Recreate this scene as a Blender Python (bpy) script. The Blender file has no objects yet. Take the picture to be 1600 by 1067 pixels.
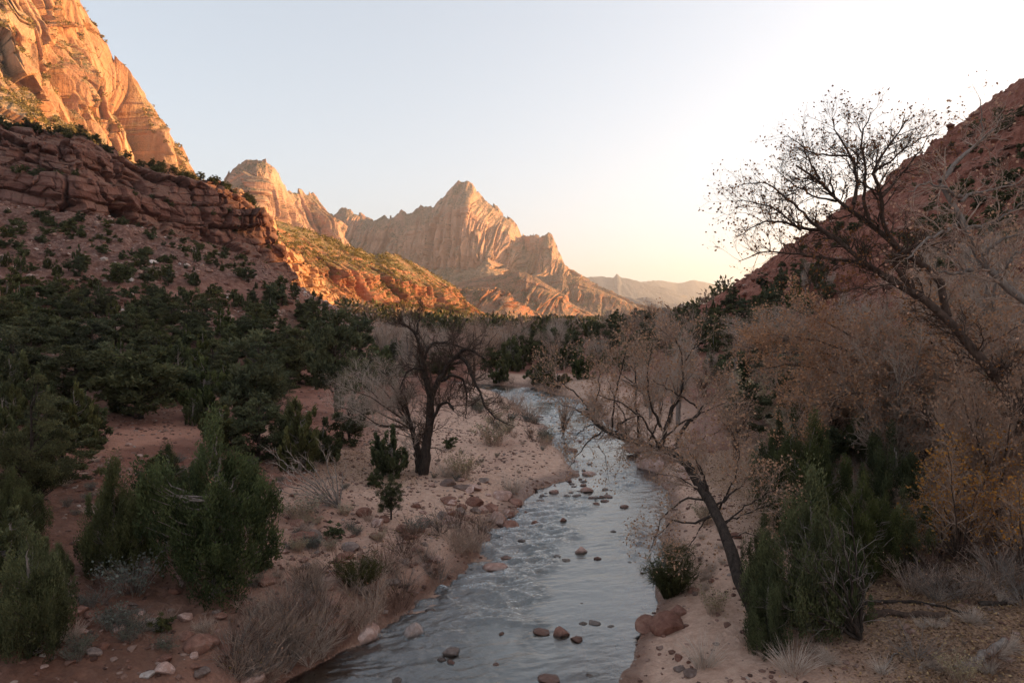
import bpy, math
import numpy as np
from mathutils import Vector
scene = bpy.context.scene
# ------------------------------------------------------------ camera, sky, sun, exposure
F = 1066.67; CX, CY, HZ = 800.0, 533.5, 490.0          # photo pixels
PITCH = math.atan((CY - HZ) / F); CAMH = 10.0
cam = bpy.data.cameras.new('camera'); camo = bpy.data.objects.new('camera', cam); scene.collection.objects.link(camo)
cam.lens = 24; cam.sensor_width = 36; cam.clip_start = 0.3; cam.clip_end = 60000
camo.location = (0, 0, CAMH); camo.rotation_euler = (math.pi/2 - PITCH, 0, 0)
scene.camera = camo
SUN_AZ, SUN_EL = math.radians(78), math.radians(11)     # azimuth clockwise from +Y
world = bpy.data.worlds.new("World"); scene.world = world; world.use_nodes = True
wn = world.node_tree.nodes; wl = world.node_tree.links
sky = wn.new('ShaderNodeTexSky'); sky.sky_type = 'NISHITA'; sky.sun_disc = False
sky.sun_elevation = SUN_EL; sky.sun_rotation = SUN_AZ; sky.air_density = 1.0; sky.dust_density = 3.5; sky.ozone_density = 1.0; sky.altitude = 1200
bg = wn['Background']; bg.inputs['Strength'].default_value = 0.15
gm = wn.new('ShaderNodeGamma'); gm.inputs['Gamma'].default_value = 0.60; hs = wn.new('ShaderNodeHueSaturation'); hs.inputs['Saturation'].default_value = 0.58; hs.inputs['Value'].default_value = 0.77
wl.new(sky.outputs[0], gm.inputs['Color']); wl.new(gm.outputs[0], hs.inputs['Color']); wbm = wn.new('ShaderNodeMix'); wbm.data_type = 'RGBA'; wbm.blend_type = 'MULTIPLY'; wbm.inputs[0].default_value = 1; wbm.inputs[7].default_value = (0.975, 1.0, 1.025, 1)
wl.new(hs.outputs[0], wbm.inputs[6]); wl.new(wbm.outputs[2], bg.inputs['Color'])
sl = bpy.data.lights.new('sun', 'SUN'); so = bpy.data.objects.new('sun', sl); scene.collection.objects.link(so)
sl.energy = 3.5; sl.angle = math.radians(0.5); sl.color = (1.0, 0.59, 0.24)
sd = Vector((math.sin(SUN_AZ)*math.cos(SUN_EL), math.cos(SUN_AZ)*math.cos(SUN_EL), math.sin(SUN_EL)))
so.rotation_euler = sd.to_track_quat('Z', 'Y').to_euler()
vs = scene.view_settings; vs.view_transform = 'Standard'; vs.look = 'None'; vs.gamma = 1; vs.exposure = 2.15
scene.display_settings.display_device = 'sRGB'
cy = scene.cycles; cy.max_bounces = 6; cy.diffuse_bounces = 3; cy.glossy_bounces = 3; cy.transmission_bounces = 4; cy.transparent_max_bounces = 12; cy.volume_bounces = 0
cy.use_denoising = True; cy.use_adaptive_sampling = True; cy.adaptive_threshold = 0.01
try: cy.denoiser = 'OPENIMAGEDENOISE'; cy.denoising_prefilter = 'ACCURATE'
except Exception: pass

COL = scene.collection
rng = np.random.default_rng(7)
# ------------------------------------------------------------ helpers
def W(px, py, d):
    """photo pixel seen at forward distance d -> world point"""
    px = np.asarray(px, float); py = np.asarray(py, float); d = np.asarray(d, float)
    a = (px - CX) / F; b = (CY - py) / F
    dy = math.cos(PITCH) + b*math.sin(PITCH); dz = -math.sin(PITCH) + b*math.cos(PITCH)
    return np.stack(np.broadcast_arrays(a/dy*d, d, CAMH + dz/dy*d), -1)
def h2(ix, iy, iz, s):
    h = (ix.astype(np.uint32)*np.uint32(374761393)) ^ (iy.astype(np.uint32)*np.uint32(668265263)) ^ (iz.astype(np.uint32)*np.uint32(2147483647)) ^ np.uint32((s*974634777) & 0xffffffff)
    h = (h ^ (h >> np.uint32(13)))*np.uint32(1274126177); h = h ^ (h >> np.uint32(16)); h = h*np.uint32(2246822519); h ^= h >> np.uint32(15)
    return h.astype(np.float64)/4294967295.0
def vn(x, y, z=None, s=0):
    if z is None: z = np.zeros_like(x)
    xi, yi, zi = np.floor(x).astype(np.int64), np.floor(y).astype(np.int64), np.floor(z).astype(np.int64)
    u, v, w = x-xi, y-yi, z-zi
    u, v, w = u*u*(3-2*u), v*v*(3-2*v), w*w*(3-2*w)
    r = 0
    for a in (0, 1):
        for b in (0, 1):
            for c in ((0, 1)):
                r = r + (u if a else 1-u)*(v if b else 1-v)*(w if c else 1-w)*h2(xi+a, yi+b, zi+c, s)
    return r*2-1
def fbm(x, y, z=None, o=4, s=0, g=0.5, ridge=False):
    r = 0; a = 1; t = 0
    for k in range(o):
        n = vn(x*2**k+k*17.3, y*2**k-k*9.1, None if z is None else z*2**k+k*3.7, s+k)
        if ridge: n = 1-2*np.abs(n)
        r = r+a*n; t += a; a *= g
    return r/t
def cells(x, y, z, s=0, facet=False):
    """Voronoi: (cell value 0..1, F2-F1)"""
    xi, yi, zi = np.floor(x).astype(np.int64), np.floor(y).astype(np.int64), np.floor(z).astype(np.int64)
    f1 = np.full(x.shape, 9.0); f2 = f1.copy(); val = np.zeros_like(x); fc = np.zeros_like(x)
    for a in (-1, 0, 1):
        for b in (-1, 0, 1):
            for c in (-1, 0, 1):
                X, Y, Z = xi+a, yi+b, zi+c
                ox, oy, oz = X+h2(X, Y, Z, s)-x, Y+h2(X, Y, Z, s+1)-y, Z+h2(X, Y, Z, s+2)-z; d = np.sqrt(ox**2+oy**2+oz**2)
                if facet: tl = ox*(h2(X, Y, Z, s+4)-0.5)+oy*(h2(X, Y, Z, s+5)-0.5)+oz*(h2(X, Y, Z, s+6)-0.5)
                m = d < f1
                if facet: fc = np.where(m, tl, fc)
                f2 = np.where(m, f1, np.minimum(f2, d)); val = np.where(m, h2(X, Y, Z, s+3), val); f1 = np.minimum(f1, d)
    return (val, f2-f1, fc*2) if facet else (val, f2-f1)
def ss(a, b, x):
    t = np.clip((x-a)/(b-a), 0, 1); return t*t*(3-2*t)
def mesh(name, V, faces, mats, smooth=True, col=None, attrs=None, midx=None):
    """faces: list of int arrays (n,3) or (n,4)"""
    me = bpy.data.meshes.new(name); V = np.ascontiguousarray(V, dtype=np.float32).reshape(-1, 3)
    me.vertices.add(len(V)); me.vertices.foreach_set('co', V.ravel())
    loops = np.concatenate([f.ravel() for f in faces]).astype(np.int32)
    sizes = np.concatenate([np.full(len(f), f.shape[1]) for f in faces])
    st = np.concatenate([[0], np.cumsum(sizes)[:-1]]).astype(np.int32)
    me.loops.add(len(loops)); me.loops.foreach_set('vertex_index', loops)
    me.polygons.add(len(st)); me.polygons.foreach_set('loop_start', st)
    try: me.polygons.foreach_set('loop_total', sizes.astype(np.int32))
    except Exception: pass
    me.polygons.foreach_set('use_smooth', np.full(len(st), smooth, dtype=bool))
    for m in (mats if isinstance(mats, (list, tuple)) else [mats]): me.materials.append(m)
    if midx is not None: me.polygons.foreach_set('material_index', midx.astype(np.int32))
    if col is not None:
        at = me.attributes.new('tint', 'FLOAT', 'POINT'); at.data.foreach_set('value', np.ascontiguousarray(col, dtype=np.float32))
    for k, v in (attrs or {}).items():
        at = me.attributes.new(k, 'FLOAT', 'POINT'); at.data.foreach_set('value', np.ascontiguousarray(v, dtype=np.float32).ravel())
    me.update(calc_edges=True)
    return me
def link(name, me, parent=None, loc=None):
    o = bpy.data.objects.new(name, me); COL.objects.link(o)
    if loc is not None: o.location = loc
    if parent is not None: o.parent = parent
    return o
def tag(o, label=None, cat=None, group=None, kind=None):
    if label: o['label'] = label
    if cat: o['category'] = cat
    if group: o['group'] = group
    if kind: o['kind'] = kind
    return o
def gridfaces(nr, nc, flip=False):
    i = np.arange(nr*nc).reshape(nr, nc)
    f = np.stack([i[:-1, :-1], i[:-1, 1:], i[1:, 1:], i[1:, :-1]], -1).reshape(-1, 4)
    return f[:, ::-1] if flip else f
# ------------------------------------------------------------ material helpers
class NT:
    def __init__(s, name):
        s.m = bpy.data.materials.new(name); s.m.use_nodes = True; s.t = s.m.node_tree; s.n = s.t.nodes; s.b = s.n['Principled BSDF']
        s.b.inputs['Roughness'].default_value = 0.9; s.b.inputs['Specular IOR Level'].default_value = 0.25
    def node(s, typ, props=None, **inp):
        n = s.n.new(typ)
        for k, v in (props or {}).items(): setattr(n, k, v)
        for k, v in inp.items():
            key = int(k[1:]) if k[0] == 'i' and k[1:].isdigit() else k.replace('_', ' ')
            if hasattr(v, 'links') and hasattr(v, 'is_output'): s.t.links.new(v, n.inputs[key])
            else: n.inputs[key].default_value = v
        return n
    def link(s, a, b): s.t.links.new(a, b)
    def pos(s, sc=(1, 1, 1)):
        g = s.node('ShaderNodeNewGeometry'); return s.node('ShaderNodeVectorMath', {'operation': 'MULTIPLY'}, i0=g.outputs['Position'], i1=sc).outputs[0]
    def obj(s): return s.node('ShaderNodeTexCoord').outputs['Object']
    def noise(s, vec, scale, det=6, rough=0.6, dist=0.0): return s.node('ShaderNodeTexNoise', Vector=vec, Scale=scale, Detail=det, Roughness=rough, Distortion=dist).outputs['Fac']
    def ramp(s, fac, stops):
        r = s.node('ShaderNodeValToRGB', Fac=fac); e = r.color_ramp.elements
        while len(e) < len(stops): e.new(0.5)
        for x, (p, c) in zip(e, stops): x.position = p; x.color = (*(c if isinstance(c, tuple) else (c,)*3), 1)
        return r.outputs['Color']
    def mix(s, f, a, b, mode='MIX'):
        n = s.n.new('ShaderNodeMix'); n.data_type = 'RGBA'; n.blend_type = mode
        for k, v in ((0, f), (6, a), (7, b)):
            if hasattr(v, 'is_output'): s.t.links.new(v, n.inputs[k])
            else: n.inputs[k].default_value = v if k == 0 else (*v, 1)
        return n.outputs[2]
    def math(s, op, a, b=0.5, c=0.0, clamp=False):
        n = s.n.new('ShaderNodeMath'); n.operation = op; n.use_clamp = clamp
        for k, v in ((0, a), (1, b), (2, c)):
            if hasattr(v, 'is_output'): s.t.links.new(v, n.inputs[k])
            else: n.inputs[k].default_value = v
        return n.outputs[0]
    def attr(s, name): return s.node('ShaderNodeAttribute', {'attribute_name': name}).outputs['Fac']
    def bump(s, h, strength=0.5, dist=0.1, normal=None):
        n = s.node('ShaderNodeBump', Height=h, Strength=strength, Distance=dist)
        if normal is not None: s.link(normal, n.inputs['Normal'])
        return n.outputs['Normal']
    def out(s, color=None, normal=None):
        if color is not None: s.link(color, s.b.inputs['Base Color'])
        if normal is not None: s.link(normal, s.b.inputs['Normal'])
        return s.m
    def up(s):
        g = s.node('ShaderNodeNewGeometry'); return s.node('ShaderNodeSeparateXYZ', Vector=g.outputs['Normal']).outputs['Z']

def rock_mat(name, sc, cols, brush, brush_col=(0.060, 0.062, 0.028), scree=(0.26, 0.15, 0.10), strata=1.0, bumpd=None, yk=0.25, layk=0.8):
    """layered canyon rock. sc: size of the main features in metres; brush: how much scrub greens its gentle slopes"""
    t = NT(name); P = t.pos()
    warp = t.noise(P, 0.7/sc, 4)
    pz = t.node('ShaderNodeSeparateXYZ', Vector=P).outputs['Z']
    zz = t.math('MULTIPLY_ADD', warp, sc*0.9, pz)
    lay = t.noise(t.node('ShaderNodeCombineXYZ', Z=zz).outputs[0], 2.2/sc*strata, 7, 0.65)
    if layk < 0.2: lay = t.noise(t.pos((1, 0.3, 0.25)), 0.9/sc, 6, 0.6)
    vert = t.noise(t.pos((1, yk, 0.07)), 1.9/sc, 8, 0.66)
    fine = t.noise(P, 6.0/sc, 8, 0.65)
    c1 = t.ramp(lay, [(0.30, cols[0]), (0.45, cols[1]), (0.58, cols[2]), (0.72, cols[1])])
    c2 = t.ramp(vert, [(0.36, 0.42), (0.47, 0.92), (0.7, 1.15)])
    c = t.mix(0.75, c1, c2, 'MULTIPLY')
    c = t.mix(0.55, c, t.ramp(fine, [(0.3, 0.62), (0.55, 1.0), (0.75, 1.25)]), 'MULTIPLY')
    st = t.math('ADD', t.up(), t.math('MULTIPLY_ADD', fine, 0.4, -0.2))
    flat = t.ramp(st, [(0.50, 0.0), (0.68, 1.0)])
    sc_c = t.mix(0.8, scree, t.ramp(t.noise(P, 16/sc, 6, 0.7), [(0.3, 0.6), (0.6, 1.1), (0.75, 1.5)]), 'MULTIPLY')
    c = t.mix(flat, c, sc_c)
    if brush > 0:
        spot = t.noise(P, 34/sc, 3, 0.7)
        big = t.noise(P, 3/sc, 4, 0.6)
        k = t.math('ADD', spot, t.math('MULTIPLY', big, 0.55))
        bm = t.ramp(k, [(0.86-brush*0.22, 0.0), (0.91-brush*0.22, 1.0)])
        c = t.mix(t.math('MULTIPLY', bm, flat), c, brush_col)
    bd = bumpd or sc*0.12
    h = t.math('ADD', t.math('MULTIPLY', vert, 1.0), t.math('MULTIPLY', lay, layk)); h = t.math('MULTIPLY_ADD', fine, 0.7, h)
    return t.out(c, t.bump(h, 0.9, bd))
# ------------------------------------------------------------ river outline and terrain heights
def ray0(px, py, z=0.0):
    d = 1.0; p = W(px, py, 1.0); k = (z-CAMH)/(p[2]-CAMH); return (p[0]*k, k)
LB = [(-10, -30), (-8, 8), ray0(455, 1067), ray0(560, 1002), ray0(640, 952), ray0(702, 902), ray0(748, 858), ray0(764, 826), ray0(803, 800), ray0(806, 780), ray0(830, 764), ray0(868, 752), ray0(902, 742),
      ray0(888, 714), ray0(862, 690), ray0(846, 668), ray0(822, 648), ray0(800, 630), ray0(776, 617), ray0(752, 610), (-9, 90), (-18, 93)]
RB = [(6, -30), (4, 8), ray0(975, 1067), ray0(992, 1010), ray0(1024, 955), ray0(1040, 900), ray0(1052, 850), ray0(1050, 800), ray0(1048, 768), ray0(1025, 738), ray0(985, 705), ray0(968, 682),
      ray0(945, 655), ray0(915, 632), ray0(880, 618), ray0(840, 608), ray0(800, 602), (-6, 98), (-17, 102)]
POLY = np.array(LB + RB[::-1])
def river_sd(x, y):
    """signed distance to the waterline, positive on land"""
    d = np.full(x.shape, 1e9); ins = np.zeros(x.shape, bool)
    n = len(POLY)
    for i in range(n):
        ax, ay = POLY[i]; bx, by = POLY[(i+1) % n]
        ex, ey = bx-ax, by-ay; L = ex*ex+ey*ey
        t = np.clip(((x-ax)*ex+(y-ay)*ey)/L, 0, 1)
        d = np.minimum(d, (x-ax-t*ex)**2+(y-ay-t*ey)**2)
        if ay != by:
            c = ((ay > y) != (by > y)) & (x < ex*(y-ay)/(by-ay)+ax)
            ins ^= c
    d = np.sqrt(d); return np.where(ins, -d, d)
CP = [  # x, y, z of the land surface
 (-7,14,1.0),(-10,16,1.9),(-14,14,2.6),(-20,12,3.6),(-35,10,6),(-13,20,2.6),(-17,24,2.9),(-8,24,1.4),(-5,31,1.0),(-10,30,1.8),(-22,30,3.4),(-13,36,2.1),(-20,39,3.0),(-6,40,1.2),(-2,48,0.9),
 (-8,52,1.5),(-16,52,2.6),(-28,48,4.2),(-40,48,6.5),(-36,30,6.0),(-60,40,11),(-6,64,1.2),(-8,80,1.3),(-20,75,3.0),(-34,70,5),(-52,78,9),(-20,110,2.5),(-28,105,4.5),(-36,130,8),(-10,140,3),(-30,150,5),
 (-38,180,8),(-20,200,4),(-30,240,5),(-60,260,10),(10,120,2),(10,180,3),(20,240,4),(0,300,4),(-60,330,6),(-110,330,12),
 (7,14,1.0),(9,22,1.2),(12,20,1.7),(16,19,2.2),(22,20,3.4),(12,30,1.5),(16,36,1.8),(12,48,1.6),(18,50,2.4),(24,40,4.5),(30,30,7),(14,64,1.8),(12,80,1.8),(22,84,3.6),(26,64,5.5),
 (33,60,9),(30,100,5.5),(38,140,8),(52,190,9),(70,240,10),(90,300,8),
 (45,14,13),(60,30,24),(60,0,24),(110,40,62),(120,0,75),(110,90,56),(110,130,46),(120,180,38),(130,260,26),(160,330,14),(-80,0,22),(-100,30,30),(-60,-20,14),(0,-30,1.5),(20,-20,3),
]
CPX = [ # photo x, y, distance
 (0,500,84),(120,505,84),(230,500,88),(330,508,92),(420,515,96),(0,440,104),(120,430,112),(230,430,120),(330,430,130),(420,440,140),(0,350,134),(60,345,140),(150,345,152),(250,365,165),(320,385,178),(400,405,198),
 (440,432,204),(480,455,208),(520,485,212),(570,508,214),(-150,330,128),(-300,320,110),
 (1132,472,255),(1160,446,232),(1200,412,205),(1250,370,176),(1300,338,155),(1400,270,128),(1500,200,110),(1600,138,100),(1750,60,85),
 (1160,520,140),(1200,500,110),(1250,470,98),(1300,440,92),(1400,400,80),(1500,360,72),(1600,320,66),(1300,540,60),(1450,520,50),(1600,520,44),(1120,560,95),(1180,585,80),
]
CPS = np.array(CP + [tuple(W(*c)) for c in CPX]); CPS[:, 2] += 0
def _tps():
    X = CPS[:, :2]/100; n = len(X)
    r2 = ((X[:, None]-X[None])**2).sum(-1); K = np.where(r2 > 0, r2*np.log(r2+1e-12), 0)+np.eye(n)*2e-3
    P = np.hstack([np.ones((n, 1)), X]); A = np.block([[K, P], [P.T, np.zeros((3, 3))]])
    return np.linalg.solve(A, np.concatenate([CPS[:, 2], [0, 0, 0]]))
TW = _tps()
def upland(x, y):
    x_, y_ = x/100, y/100; r = TW[-3]+TW[-2]*x_+TW[-1]*y_
    for (cx, cy_, _), w in zip(CPS, TW[:-3]):
        r2 = (x_-cx/100)**2+(y_-cy_/100)**2; r = r+w*r2*np.log(r2+1e-12)
    return r
def ground_h(x, y, fine=True):
    x = np.asarray(x, float); y = np.asarray(y, float); shp = x.shape; x = x.ravel(); y = y.ravel()
    dist = np.hypot(x, y)
    far = ss(300, 420, dist)+ss(-5, -60, y); far = np.clip(far, 0, 1)
    T = upland(np.clip(x, -300, 300), np.clip(y, -60, 430))*(1-far)+2.0*far
    sd = river_sd(x, y)
    near = ss(80, 30, dist)
    sdn = sd+fbm(x/2.3, y/2.3, o=4, s=5)*0.55+fbm(x/9, y/9, o=2, s=9)*0.7*ss(10, 40, dist)
    slope = ss(7, 20, T)*(1-far)
    amp = 0.16+0.9*slope
    if fine:
        T = T+fbm(x/5.0, y/5.0, o=6, s=11, g=0.55)*amp*1.5+fbm(x/38, y/38, o=3, s=21)*2.4*slope*ss(1, 0.3, near)
        ln = fbm(x/1.3, y/1.3, o=4, s=31, g=0.6)
        T = T+ln*(0.07+0.22*slope)+0.10*fbm(x/0.6, y/0.6, o=3, s=35, ridge=True)*ss(0.8, 2.0, T)*near
        gl = fbm(x/14+T*0.02, y/14, o=3, s=41, ridge=True); T = T-np.clip(gl, 0, 1)*1.5*slope
    step = ss(5, 9, T)*(x > 12)*(1-far)
    if fine:
        tt = T/3.2+0.35*fbm(x/12, y/12, o=3, s=141); T = T+step*1.3*(np.floor(tt)+ss(0.55, 0.95, tt-np.floor(tt))-tt)
        cv_, ce_, cf_ = cells(x/5, y/5, x*0, 161, True); T = T+step*(fbm(x/3, y/3, o=4, s=151, ridge=True)*0.4+1.6*cf_+0.8*(cv_-0.5))
    T = np.maximum(T, 0.35)
    wb = np.where(x < 1+y*0.06, 1.6+1.6*ss(26, 36, y), 2.0)
    bank = ss(-0.15, wb, sdn)
    out = 0.06+(T-0.06)*(0.25*ss(-0.1, 0.5, sdn)+0.75*bank)
    bed = -0.10-0.5*ss(0, 3.0, -sdn)
    shl_ = np.maximum(ss(31, 26, y)*ss(0.8, -1.2, x-0.06*(y-18)+1.0), ss(2.6, 1.2, -sdn)*(x < 1+y*0.06)); bed = bed*(1-shl_)+shl_*(-0.05-0.10*ss(0, 3.5, -sdn))
    h = np.where(sdn > 0, out, bed)
    h = np.where((dist > 250) & (sdn < 0), np.maximum(h, 1.0), h)
    return h.reshape(shp)
# ground sheet: finer towards the road bridge, reaches the horizon
dr = np.concatenate([np.linspace(1, 7, 30)[:-1], np.exp(np.linspace(math.log(7), math.log(60), 560))[:-1], np.exp(np.linspace(math.log(60), math.log(420), 330))[:-1], np.exp(np.linspace(math.log(420), math.log(16000), 50))])
az = np.concatenate([np.linspace(-100, -42, 90)[:-1], np.linspace(-42, 42, 1000)[:-1], np.linspace(42, 100, 90)])*math.pi/180
GX = dr[:, None]*np.sin(az)[None]; GY = dr[:, None]*np.cos(az)[None]
GZ = ground_h(GX, GY)
V = np.stack([GX, GY, GZ], -1).reshape(-1, 3)
def hit(px, py, dmin=5.0):
    "first ground point seen at a photo pixel"
    p = W(px, py, 1.0); a = math.atan2(p[0], 1.0); k = int(np.argmin(np.abs(az-a))); zr = CAMH+(p[2]-CAMH)*dr*math.cos(a)
    b = np.nonzero((zr <= GZ[:, k]) & (dr > dmin) & (dr < 400))[0]
    if len(b) == 0: return None
    i = b[0]; return np.array([dr[i]*math.sin(a), dr[i]*math.cos(a), max(GZ[i, k], 0.0)])
def gz_at(x, y): return float(ground_h(np.array([x]), np.array([y]))[0])
def proj(p):
    p = np.asarray(p, float); x, y, z = p[..., 0], p[..., 1], p[..., 2]-CAMH
    c, s = math.cos(PITCH), math.sin(PITCH); dep = y*c-z*s
    return CX+F*x/dep, CY-F*(y*s+z*c)/dep
sdv = river_sd(GX.ravel(), GY.ravel())
gx, gy, gz = V.T
nz = fbm(gx/6, gy/6, o=4, s=51)
sandm = (gx > -13) & (gx < 9) & (gy > 24)
a_sand = ss(10, 2.5, sdv+nz*4)*ss(-11, -7, gx-(gy-30)*0.05)*np.where(gx < 1+gy*0.05, ss(17, 30, gy), 1.0)*ss(6, 2.5, gz)*np.where(gx < 1+gy*0.05, ss(1.75, 1.15, gz+nz*0.4-ss(33, 37, gy)*2), 1.0)
a_sand = np.maximum(a_sand, ss(2.2, 0.6, np.hypot((gx+4.5), (gy-45)*0.22)/4+nz*0.5))
a_sand = np.where((sdv < 0) & (gy < 120), 1.0, a_sand)
# trail crossing the terrace
TR = np.array([(-24, 30), (-21, 36), (-19, 44), (-22, 52)]); tr2 = np.array([(-10, 30), (-8, 36), (-11, 41), (-16, 44)])
def segd(x, y, P):
    d = np.full(x.shape, 1e9)
    for (ax, ay), (bx, by) in zip(P[:-1], P[1:]):
        ex, ey = bx-ax, by-ay; t = np.clip(((x-ax)*ex+(y-ay)*ey)/(ex*ex+ey*ey), 0, 1); d = np.minimum(d, np.hypot(x-ax-t*ex, y-ay-t*ey))
    return d
a_sand = np.maximum(a_sand, 0.75*ss(1.9, 0.8, segd(gx, gy, tr2)+nz*0.5))
a_trail = ss(2.0, 1.0, segd(gx, gy, TR)+nz*0.6)
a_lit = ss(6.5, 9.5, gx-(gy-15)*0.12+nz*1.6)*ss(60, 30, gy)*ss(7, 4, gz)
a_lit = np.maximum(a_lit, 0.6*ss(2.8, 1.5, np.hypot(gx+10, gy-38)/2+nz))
a_scree = ss(8, 20, gz)*(gx < 0)*ss(2000, 600, gy)
a_duff = np.maximum(ss(2.6, 4.2, gz+nz*1.2)*ss(14, 8, gz)*(gx < -12), 0.8*ss(33, 27, gy+nz*3)*ss(-4, -6.5, gx+nz*1.5)*ss(0.9, 1.6, gz))*(1-a_trail)*(1-a_sand)
a_rs = ss(4, 8, gz+nz*1.5)*(gx > 12)
t = NT('ground'); P = t.pos()
n1 = t.noise(P, 0.35, 6); n2 = t.noise(P, 3.0, 8, 0.7); n3 = t.noise(P, 14, 5, 0.7)
red = t.ramp(n1, [(0.3, (0.14, 0.055, 0.037)), (0.5, (0.26, 0.11, 0.075)), (0.7, (0.33, 0.17, 0.125))])
sand = t.ramp(n2, [(0.3, (0.44, 0.265, 0.19)), (0.6, (0.62, 0.41, 0.31)), (0.8, (0.70, 0.49, 0.38))])
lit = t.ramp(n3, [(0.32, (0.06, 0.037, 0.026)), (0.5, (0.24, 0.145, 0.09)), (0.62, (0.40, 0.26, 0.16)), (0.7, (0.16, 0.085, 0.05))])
scr = t.ramp(t.noise(P, 1.1, 8, 0.75), [(0.36, (0.06, 0.028, 0.02)), (0.5, (0.155, 0.072, 0.052)), (0.60, (0.24, 0.14, 0.11)), (0.72, (0.44, 0.35, 0.31))])
lay = t.noise(t.node('ShaderNodeCombineXYZ', Z=t.math('MULTIPLY_ADD', n1, 3.0, t.node('ShaderNodeSeparateXYZ', Vector=P).outputs['Z'])).outputs[0], 0.5, 5, 0.7)
rs = t.mix(0.5, t.ramp(lay, [(0.35, (0.11, 0.034, 0.022)), (0.5, (0.25, 0.078, 0.048)), (0.62, (0.38, 0.16, 0.11))]), t.ramp(t.noise(P, 1.3, 8, 0.75), [(0.35, (0.07, 0.035, 0.024)), (0.5, (0.24, 0.09, 0.06)), (0.66, (0.46, 0.26, 0.19))]))
duff = t.ramp(n2, [(0.3, (0.045, 0.026, 0.018)), (0.55, (0.12, 0.065, 0.043)), (0.75, (0.24, 0.13, 0.09))])
red = t.mix(t.math('MULTIPLY', t.attr('duff'), 0.8), red, duff); red = t.mix(t.attr('redslope'), red, rs)
c = t.mix(t.attr('sand'), red, sand); c = t.mix(t.attr('scree'), c, scr)
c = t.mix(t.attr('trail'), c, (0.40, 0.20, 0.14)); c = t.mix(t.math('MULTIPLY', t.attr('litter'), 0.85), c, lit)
c = t.mix(0.5, c, t.ramp(n3, [(0.3, 0.65), (0.6, 1.1), (0.8, 1.4)]), 'MULTIPLY')
wet = t.attr('wet'); c = t.mix(wet, c, t.mix(1.0, c, (0.42, 0.36, 0.34), 'MULTIPLY'))
vor = t.node('ShaderNodeTexVoronoi', {'feature': 'DISTANCE_TO_EDGE'}, Vector=P, Scale=3.0).outputs[0]
h = t.math('MULTIPLY_ADD', n3, 0.5, n2); h = t.math('MULTIPLY_ADD', t.math('MINIMUM', vor, 0.2), 1.2, h)
t.link(t.math('MULTIPLY_ADD', wet, -0.5, 0.95), t.b.inputs['Roughness'])
MG = t.out(c, t.bump(h, 0.8, 0.12))
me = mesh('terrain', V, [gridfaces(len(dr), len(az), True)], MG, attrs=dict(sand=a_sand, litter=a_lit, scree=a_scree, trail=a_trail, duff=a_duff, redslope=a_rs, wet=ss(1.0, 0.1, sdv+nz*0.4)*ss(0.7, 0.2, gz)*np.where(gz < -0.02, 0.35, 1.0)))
tag(link('terrain', me), kind='structure')
# plain below everything so that no edge shows
q = 17000.0
me = mesh('ground', np.array([(-q, -q, -6), (q, -q, -6), (q, q, -6), (-q, q, -6)]), [np.array([[0, 1, 2, 3]])], MG, attrs={})
tag(link('ground', me), kind='structure')
# ------------------------------------------------------------ water
ys = np.concatenate([np.arange(2, 10, 0.25), np.exp(np.linspace(math.log(10), math.log(106), 1250))]); us = np.linspace(0, 1, 260)
lb = np.array([p for p in LB if True]); rb = np.array(RB)
def edge(P, y): i = np.argsort(P[:, 1]); return np.interp(y, P[i, 1], P[i, 0])
lx = edge(np.array([p for p in LB if p[1] < 93]+[(-9, 93), (-18, 130)]), ys)-2.5; rx = edge(np.array([p for p in RB if p[1] < 93] + [(3, 99), (3, 130)]), ys)+2.5
lx = np.where((ys > 39) & (ys < 60), np.minimum(lx, 0), lx); lx = np.where(ys > 86, -18, lx)
X = lx[:, None]+(rx-lx)[:, None]*us[None]; Y = np.repeat(ys[:, None], len(us), 1)
rif = 0.15+0.85*ss(-0.12, 0.22, fbm(X/3.2, Y/5, o=3, s=61)); rif = rif*(1-0.45*ss(24, 17, Y))*(1-0.8*np.exp(-((X-6)/3)**2-((Y-46)/6)**2))*(1-0.7*np.exp(-((X-3)/2.5)**2-((Y-23)/2.2)**2))*(1-0.8*np.exp(-((X-3)/2.2)**2-((Y-38)/2.6)**2))
ax = (X*0.95+Y*0.3); ay = (Y*0.95-X*0.3)
Z = 0.20*rif*fbm(ax/1.5, ay/0.55, o=5, s=71, g=0.6)+0.09*rif*fbm(ax/0.9, ay/0.40, o=3, s=77, ridge=True)+0.06*rif*fbm(ax/3.2, ay/1.1, o=2, s=75)+0.006*fbm(X/0.5, Y/0.35, o=2, s=81)
Z = Z+0.012*rif*fbm(ax/0.3, ay/0.16, o=2, s=85)*ss(60, 25, Y)
depth = -ground_h(X, Y)
t = NT('water'); P = t.pos()
lw = t.node('ShaderNodeLayerWeight', Blend=0.5)
bmp = t.bump(t.math('ADD', t.noise(t.pos((1, 1.6, 1)), 5.0, 6, 0.65), t.math('MULTIPLY', t.noise(t.pos((1, 1.8, 1)), 16, 4, 0.6), 0.35)), 1.0, 0.06)
t.link(t.math('MULTIPLY_ADD', t.attr('rif'), 0.75, 0.12), t.n['Bump'].inputs['Strength'])
murk = t.node('ShaderNodeBsdfDiffuse', Color=(0.040, 0.042, 0.035, 1)); trn = t.node('ShaderNodeBsdfTransparent', Color=(0.72, 0.70, 0.62, 1))
g = t.node('ShaderNodeBsdfGlossy', Roughness=0.04, Color=(1, 1, 1, 1)); t.link(bmp, g.inputs['Normal'])
fr = t.node('ShaderNodeFresnel', IOR=2.35); t.link(bmp, fr.inputs['Normal'])
dm = t.node('ShaderNodeMapRange', {}, Value=t.attr('depth'), i1=0.03, i2=0.60, i3=0.08, i4=0.92).outputs[0]
m1 = t.node('ShaderNodeMixShader', i0=dm, i1=trn.outputs[0], i2=murk.outputs[0])
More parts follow.
